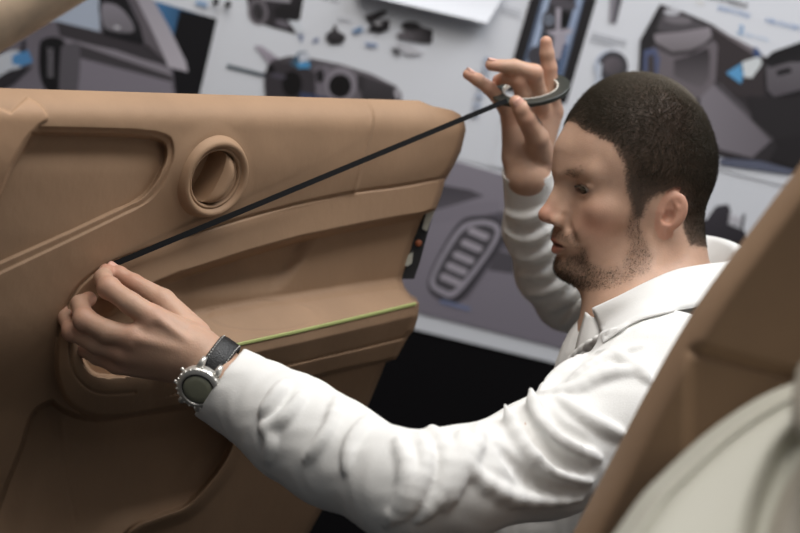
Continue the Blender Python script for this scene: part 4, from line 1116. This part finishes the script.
# blank sheet overlapping at the top, standing proud of the wall
sheet('poster', [(330, -70), (540, -60), (487, 22), (362, -7)], 'blank white sheet hanging over the top edge of the sketch poster', off=.006, curl=.03)
# C: panel with framed device
pC = sheet('poster', [(548, -70), (716, -30), (650, 205), (490, 165)], 'white poster with a black framed centre console photo above the raised hand', off=.0045)
a = Art(.0056)
a.poly([(534, -14), (597, -2), (566, 104), (504, 90)], (40, 38, 40))
a.poly([(545, -14), (586, -6), (556, 104), (514, 94)], (92, 104, 126))
a.poly([(548, -14), (553, -13), (525, 94), (519, 92)], (168, 182, 206)); a.poly([(578, -6), (584, -5), (554, 100), (548, 98)], (150, 164, 190))
a.poly([(553, -12), (577, -6), (550, 92), (527, 90)], (56, 54, 58)); a.ell(563, 4, 14, 5, 12, (84, 80, 86)); a.ell(549, 20, 7, 11, 10, (64, 62, 66)); a.ell(549, 20, 4.2, 5, 0, (142, 150, 166)); a.ell(549, 20, 2, 2.6, 0, (34, 34, 36))
a.ell(565, 19, 4.6, 8, 10, (22, 22, 24)); a.poly([(556, 8), (561, 8), (560, 30), (572, 28), (572, 33), (558, 38), (545, 32), (556, 30)], (172, 166, 176))
a.poly([(555, 36), (566, 34), (562, 56), (553, 58)], (166, 160, 170), sm=1); a.ell(536, 56, 8, 10, 10, (70, 68, 74)); a.ell(545, 74, 10, 8, 10, (104, 106, 116)); a.bar(566, 44, 558, 76, 4, (62, 84, 118))
a.poly([(610, -10), (624, -8), (616, 24), (609, 22)], (150, 146, 154), (84, 82, 88), (1, 0)); a.bar(620, -6, 614.5, 22, 2.6, (60, 58, 62))
for k, (x0, y0) in enumerate([(592, 33), (591, 36.5), (590, 40)]): a.bar(x0, y0, x0 + (35, 35, 24)[k], y0 + (9, 9, 6)[k], 1.4, (184, 186, 192))
a.ell(611, 68, 17, 17.5, 15, (172, 180, 198)); a.ell(613, 67, 15, 16, 15, (70, 68, 72)); a.ell(613, 66, 10, 9, 10, (108, 100, 106), (80, 76, 80), (1, 1))
a.poly([(597, 62), (602, 64), (600, 90), (594, 88)], (196, 202, 214))
for k in range(7): a.bar(484 - k * 2.2 , 59 + k * 9, 492 - k * 2.2, 61 + k * 9, 5, (176, 184, 200))
for k in range(2): a.bar(502, 6 + k * 4, 521, 11 + k * 4, 1.5, (186, 188, 194))
a.build('printed_photo', pC)
# D: right hand poster
pD = sheet('poster', [(690, -60), (960, -10), (900, 215), (642, 150)], 'poster with a dark car interior photo and blue arrow, headed INTERIEUR, upper right', off=.006)
a = Art(.0072)
a.poly([(660, 4), (684, 12), (712, 24), (757, 53), (800, 72), (900, 60), (880, 205), (795, 176), (640, 136), (628, 120)], (68, 63, 66), (40, 38, 40), (1, .3))
a.poly([(660, 4), (664, 16), (650, 64), (636, 120), (640, 40)], (46, 44, 46)); a.poly([(663, 10), (682, 14), (705, 26), (710, 32), (680, 34), (656, 30)], (84, 80, 84)); a.ell(678, 20, 14, 4, 5, (120, 115, 120)); a.ell(672, 12, 8, 3.6, 0, (186, 186, 192))
a.poly([(654, 34), (680, 32), (710, 27), (712, 36), (704, 44), (690, 50), (672, 52), (655, 42)], (150, 143, 149), (122, 116, 120), (0, 1))
a.poly([(652, 46), (672, 56), (692, 54), (714, 40), (718, 46), (716, 80), (708, 94), (694, 100), (650, 90)], (112, 105, 110))
a.poly([(674, 60), (688, 56), (708, 48), (710, 56), (709, 78), (702, 88), (690, 84), (674, 76)], (50, 46, 49), (104, 98, 102), (0, 1))
a.poly([(644, 50), (656, 48), (660, 60), (656, 86), (642, 90)], (86, 94, 124)); a.poly([(648, 56), (654, 54), (655, 80), (647, 84)], (72, 66, 66))
a.poly([(712, 30), (757, 52), (765, 60), (763, 100), (735, 96), (716, 78), (718, 46)], (62, 56, 58)); a.poly([(710, 26), (716, 28), (758, 50), (762, 58), (756, 56)], (120, 112, 116))
a.poly([(700, 98), (714, 84), (772, 140), (752, 158), (720, 150), (700, 130)], (132, 126, 133), (112, 106, 112), (1, 0)); a.poly([(714, 82), (722, 84), (776, 138), (772, 142)], (84, 79, 83))
a.poly([(764, 60), (772, 52), (800, 42), (900, 30), (900, 90), (800, 94), (772, 98), (766, 90)], (36, 34, 36)); a.poly([(766, 66), (800, 56), (900, 50), (900, 86), (800, 90), (774, 97), (767, 90)], (112, 107, 112), (90, 85, 90), (0, 1))
a.poly([(768, 66), (790, 56), (900, 44), (900, 62), (790, 62), (770, 68)], (40, 38, 40)); a.poly([(776, 71), (790, 67), (792, 72), (778, 76)], (34, 32, 34))
a.poly([(748, 96), (800, 98), (830, 120), (800, 150), (775, 140), (752, 120)], (48, 45, 47)); a.poly([(782, 138), (900, 120), (880, 200), (770, 160)], (44, 41, 43))
a.poly([(742, 62), (760, 56), (762, 64), (752, 78), (744, 77)], (214, 218, 220), sm=0); a.poly([(726, 73), (742, 63), (741, 70), (744, 72), (741, 84)], (98, 160, 206)); a.poly([(755, 46), (762, 54), (758, 58), (753, 54)], (66, 84, 124))
a.poly([(719, 158), (760, 161), (794, 170), (792, 175), (720, 165)], (96, 100, 118))
a.build('printed_photo', pD)
text('DER INTERIEUR', 706, -2.5, 4.4, (58, 56, 60), pD, .0078, bold=.02)
text('ERSETZTEILE', 717.5, 9.5, 4.2, (120, 152, 196), pD, .0078, bold=.01); text('NIBL.PLACERT', 765, 21.5, 4.2, (120, 152, 196), pD, .0078, bold=.01)
text('IDEE', 695, 3.5, 3.2, (214, 208, 196), pD, .0078); text('2', 737, 33, 8.5, (104, 158, 204), pD, .0078, bold=.02); text('Ablage mit Klappe', 743, 34.5, 2.6, (150, 180, 212), pD, .0078)
# E: lower photo with the pedal
pE = sheet('poster', [(452, 134), (664, 182), (560, 364), (360, 316)], 'poster with a large grey photo of a ribbed air vent, lowest on the wall', off=.0018)
pE_c = None
a = Art(.0044)
a.poly([(452, 160), (640, 214), (602, 360), (550, 346), (370, 301), (400, 200)], (142, 136, 146), (128, 122, 132), (0, 1))
a.poly([(436, 184), (470, 190), (484, 196), (470, 200), (430, 212), (425, 206)], (74, 70, 76), (98, 93, 100), (0, 1))
a.poly([(432, 214), (460, 204), (500, 200), (500, 212), (430, 225)], (134, 128, 138))
a.poly([(474, 218), (500, 212), (530, 216), (530, 250), (500, 250), (468, 300), (440, 300), (430, 284)], (92, 88, 96), (120, 114, 124), (-.3, 1))
a.poly([(496, 250), (540, 262), (530, 276), (488, 270)], (86, 82, 88))
a.poly([(428, 280), (456, 226), (478, 216), (500, 220), (506, 234), (494, 256), (462, 300), (440, 300)], (64, 61, 66), sm=1)
a.poly([(430, 279), (457, 230), (478, 220), (496, 223), (500, 234), (488, 256), (458, 294), (442, 295)], (160, 154, 164), sm=1)
a.poly([(435, 277), (460, 234), (478, 225), (492, 227), (495, 235), (483, 256), (456, 288), (444, 289)], (78, 75, 80), sm=1)
for k, (x0, y0) in enumerate([(468, 229), (461, 241), (453, 253), (446, 264), (440, 275)]): a.poly([(x0, y0), (x0 + 4, y0 - 2), (x0 + 22, y0 + 6), (x0 + 20, y0 + 11), (x0 + 16, y0 + 11), (x0, y0 + 4)], (170, 163, 172), sm=0)
a.bar(440, 301, 470, 309, 4, (120, 128, 158))
a.build('printed_photo', pE)
# F: lower right poster
pF = sheet('poster', [(668, 157), (900, 214), (860, 360), (630, 305)], 'poster with a black seat shape print, behind the collar on the right', off=.0040)
a = Art(.0054)
a.poly([(716, 206), (728, 204), (731, 211), (728, 224), (744, 230), (756, 252), (740, 280), (690, 280), (690, 232), (700, 218), (706, 220)], (66, 62, 68), (34, 32, 34), (.4, 1))
a.poly([(729, 214), (742, 218), (744, 226), (730, 224)], (196, 194, 200)); a.bar(744, 214, 742, 228, 3, (90, 88, 94)); a.poly([(690, 232), (700, 226), (706, 260), (690, 260)], (50, 48, 54))
a.build('printed_photo', pF)
pin(216.5, 1.0, 'small black push pin left of the sheet joint at the top'); pin(228.5, 3.8, 'small black push pin right of the sheet joint at the top')
# clay pillar crossing the upper left corner
q0, q1 = P(-60, 52, 1.06), P(118, -62, 1.06)
mb = MB(); t = norm(q1 - q0); mb.tube([q0 - t * .25, q0, (q0 + q1) / 2, q1, q1 + t * .2], [.040, .036, .034, .033, .03], 40)
wpts = [W(P(260, -160, 1.12)), W(P(118, -74, 1.10)), W(P(40, -26, 1.09)), W(P(-40, 22, 1.07)), W(P(-150, 92, 1.04))]
wpts += [wpts[-1] + np.array([-.10, -.02, -.16]), np.array([wpts[-1][0] - .14, wpts[-1][1] - .03, .5]), np.array([wpts[-1][0] - .14, wpts[-1][1] - .03, 0])]
mb = MB(); mb.tube(list(smoothpoly(np.array(wpts), 8, False)), .035, 32)
tag(mobj('clay_pillar', mb.v, mb.f, CLAYSPOT, world=True), 'blurred spotted tan pillar crossing the upper left corner', 'pillar')
# supports below the frame
def legs_box(name, cx_, cy_, sx, sy, ztop, label, cat, m=WOODM):
    e0 = empty(name, (cx_, cy_, 0), label, cat)
    mb = MB(); mb.box((cx_, cy_, ztop - .02), (X, Y, Z), (sx, sy, .02)); mobj('top_board', mb.v, mb.f, m, e0, world=True, smooth=False)
    for i in (-1, 1):
        for j in (-1, 1):
            mb = MB(); mb.box((cx_ + i * (sx - .03), cy_ + j * (sy - .03), (ztop - .04) / 2), (X, Y, Z), (.025, .025, (ztop - .04) / 2)); mobj('leg', mb.v, mb.f, m, e0, world=True, smooth=False)
def bounds(o):
    z = []
    for c in [o] + list(o.children_recursive):
        if c.type == 'MESH':
            mw = np.array([sum((Vector(p.location) for p in ([c] + ([c.parent] if c.parent else []) + ([c.parent.parent] if c.parent and c.parent.parent else []))), Vector((0, 0, 0)))])
            n = len(c.data.vertices); v = np.zeros(n * 3); c.data.vertices.foreach_get('co', v); z.append(v.reshape(-1, 3) + mw)
    z = np.concatenate(z); return z.min(0), z.max(0)
bd_ = bounds(door); print('door', bd_)
for o_, nm in ((cseat, 'clay'), (lseat, 'cream')): print(nm, bounds(o_))
print('person', bounds(person))
# lamps: ceiling fluorescents of the workshop
def area(name, loc, tgt, sx, sy, power, col=(1, 1, 1)):
    l = bpy.data.lights.new(name, 'AREA'); l.shape = 'RECTANGLE'; l.size = sx; l.size_y = sy; l.energy = power; l.color = col
    o = bpy.data.objects.new(name, l); COL.objects.link(o); o.location = loc
    o.rotation_euler = (Vector(tgt) - Vector(loc)).to_track_quat('-Z', 'Y').to_euler(); return o
area('ceiling_lamp', (-.35, 1.15, 3.0), (-.1, 1.35, 1), 2.0, .9, 45, (1, .965, .92))
area('ceiling_lamp', (.5, -.3, 2.9), (.2, 1.5, 1.0), 2.4, .9, 6, (1, .97, .94))
area('ceiling_lamp', (1.0, 1.9, 3.0), (.4, 2.3, 1.0), 1.6, .6, 40, (.95, .97, 1))
w = bpy.data.worlds.new('world'); sc.world = w; w.use_nodes = True
w.node_tree.nodes['Background'].inputs[0].default_value = (.93, .96, 1, 1); w.node_tree.nodes['Background'].inputs[1].default_value = .09
sc.view_settings.view_transform = 'Standard'; sc.view_settings.look = 'None'; sc.view_settings.exposure = 0; sc.view_settings.gamma = 1
sc.view_settings.use_curve_mapping = False
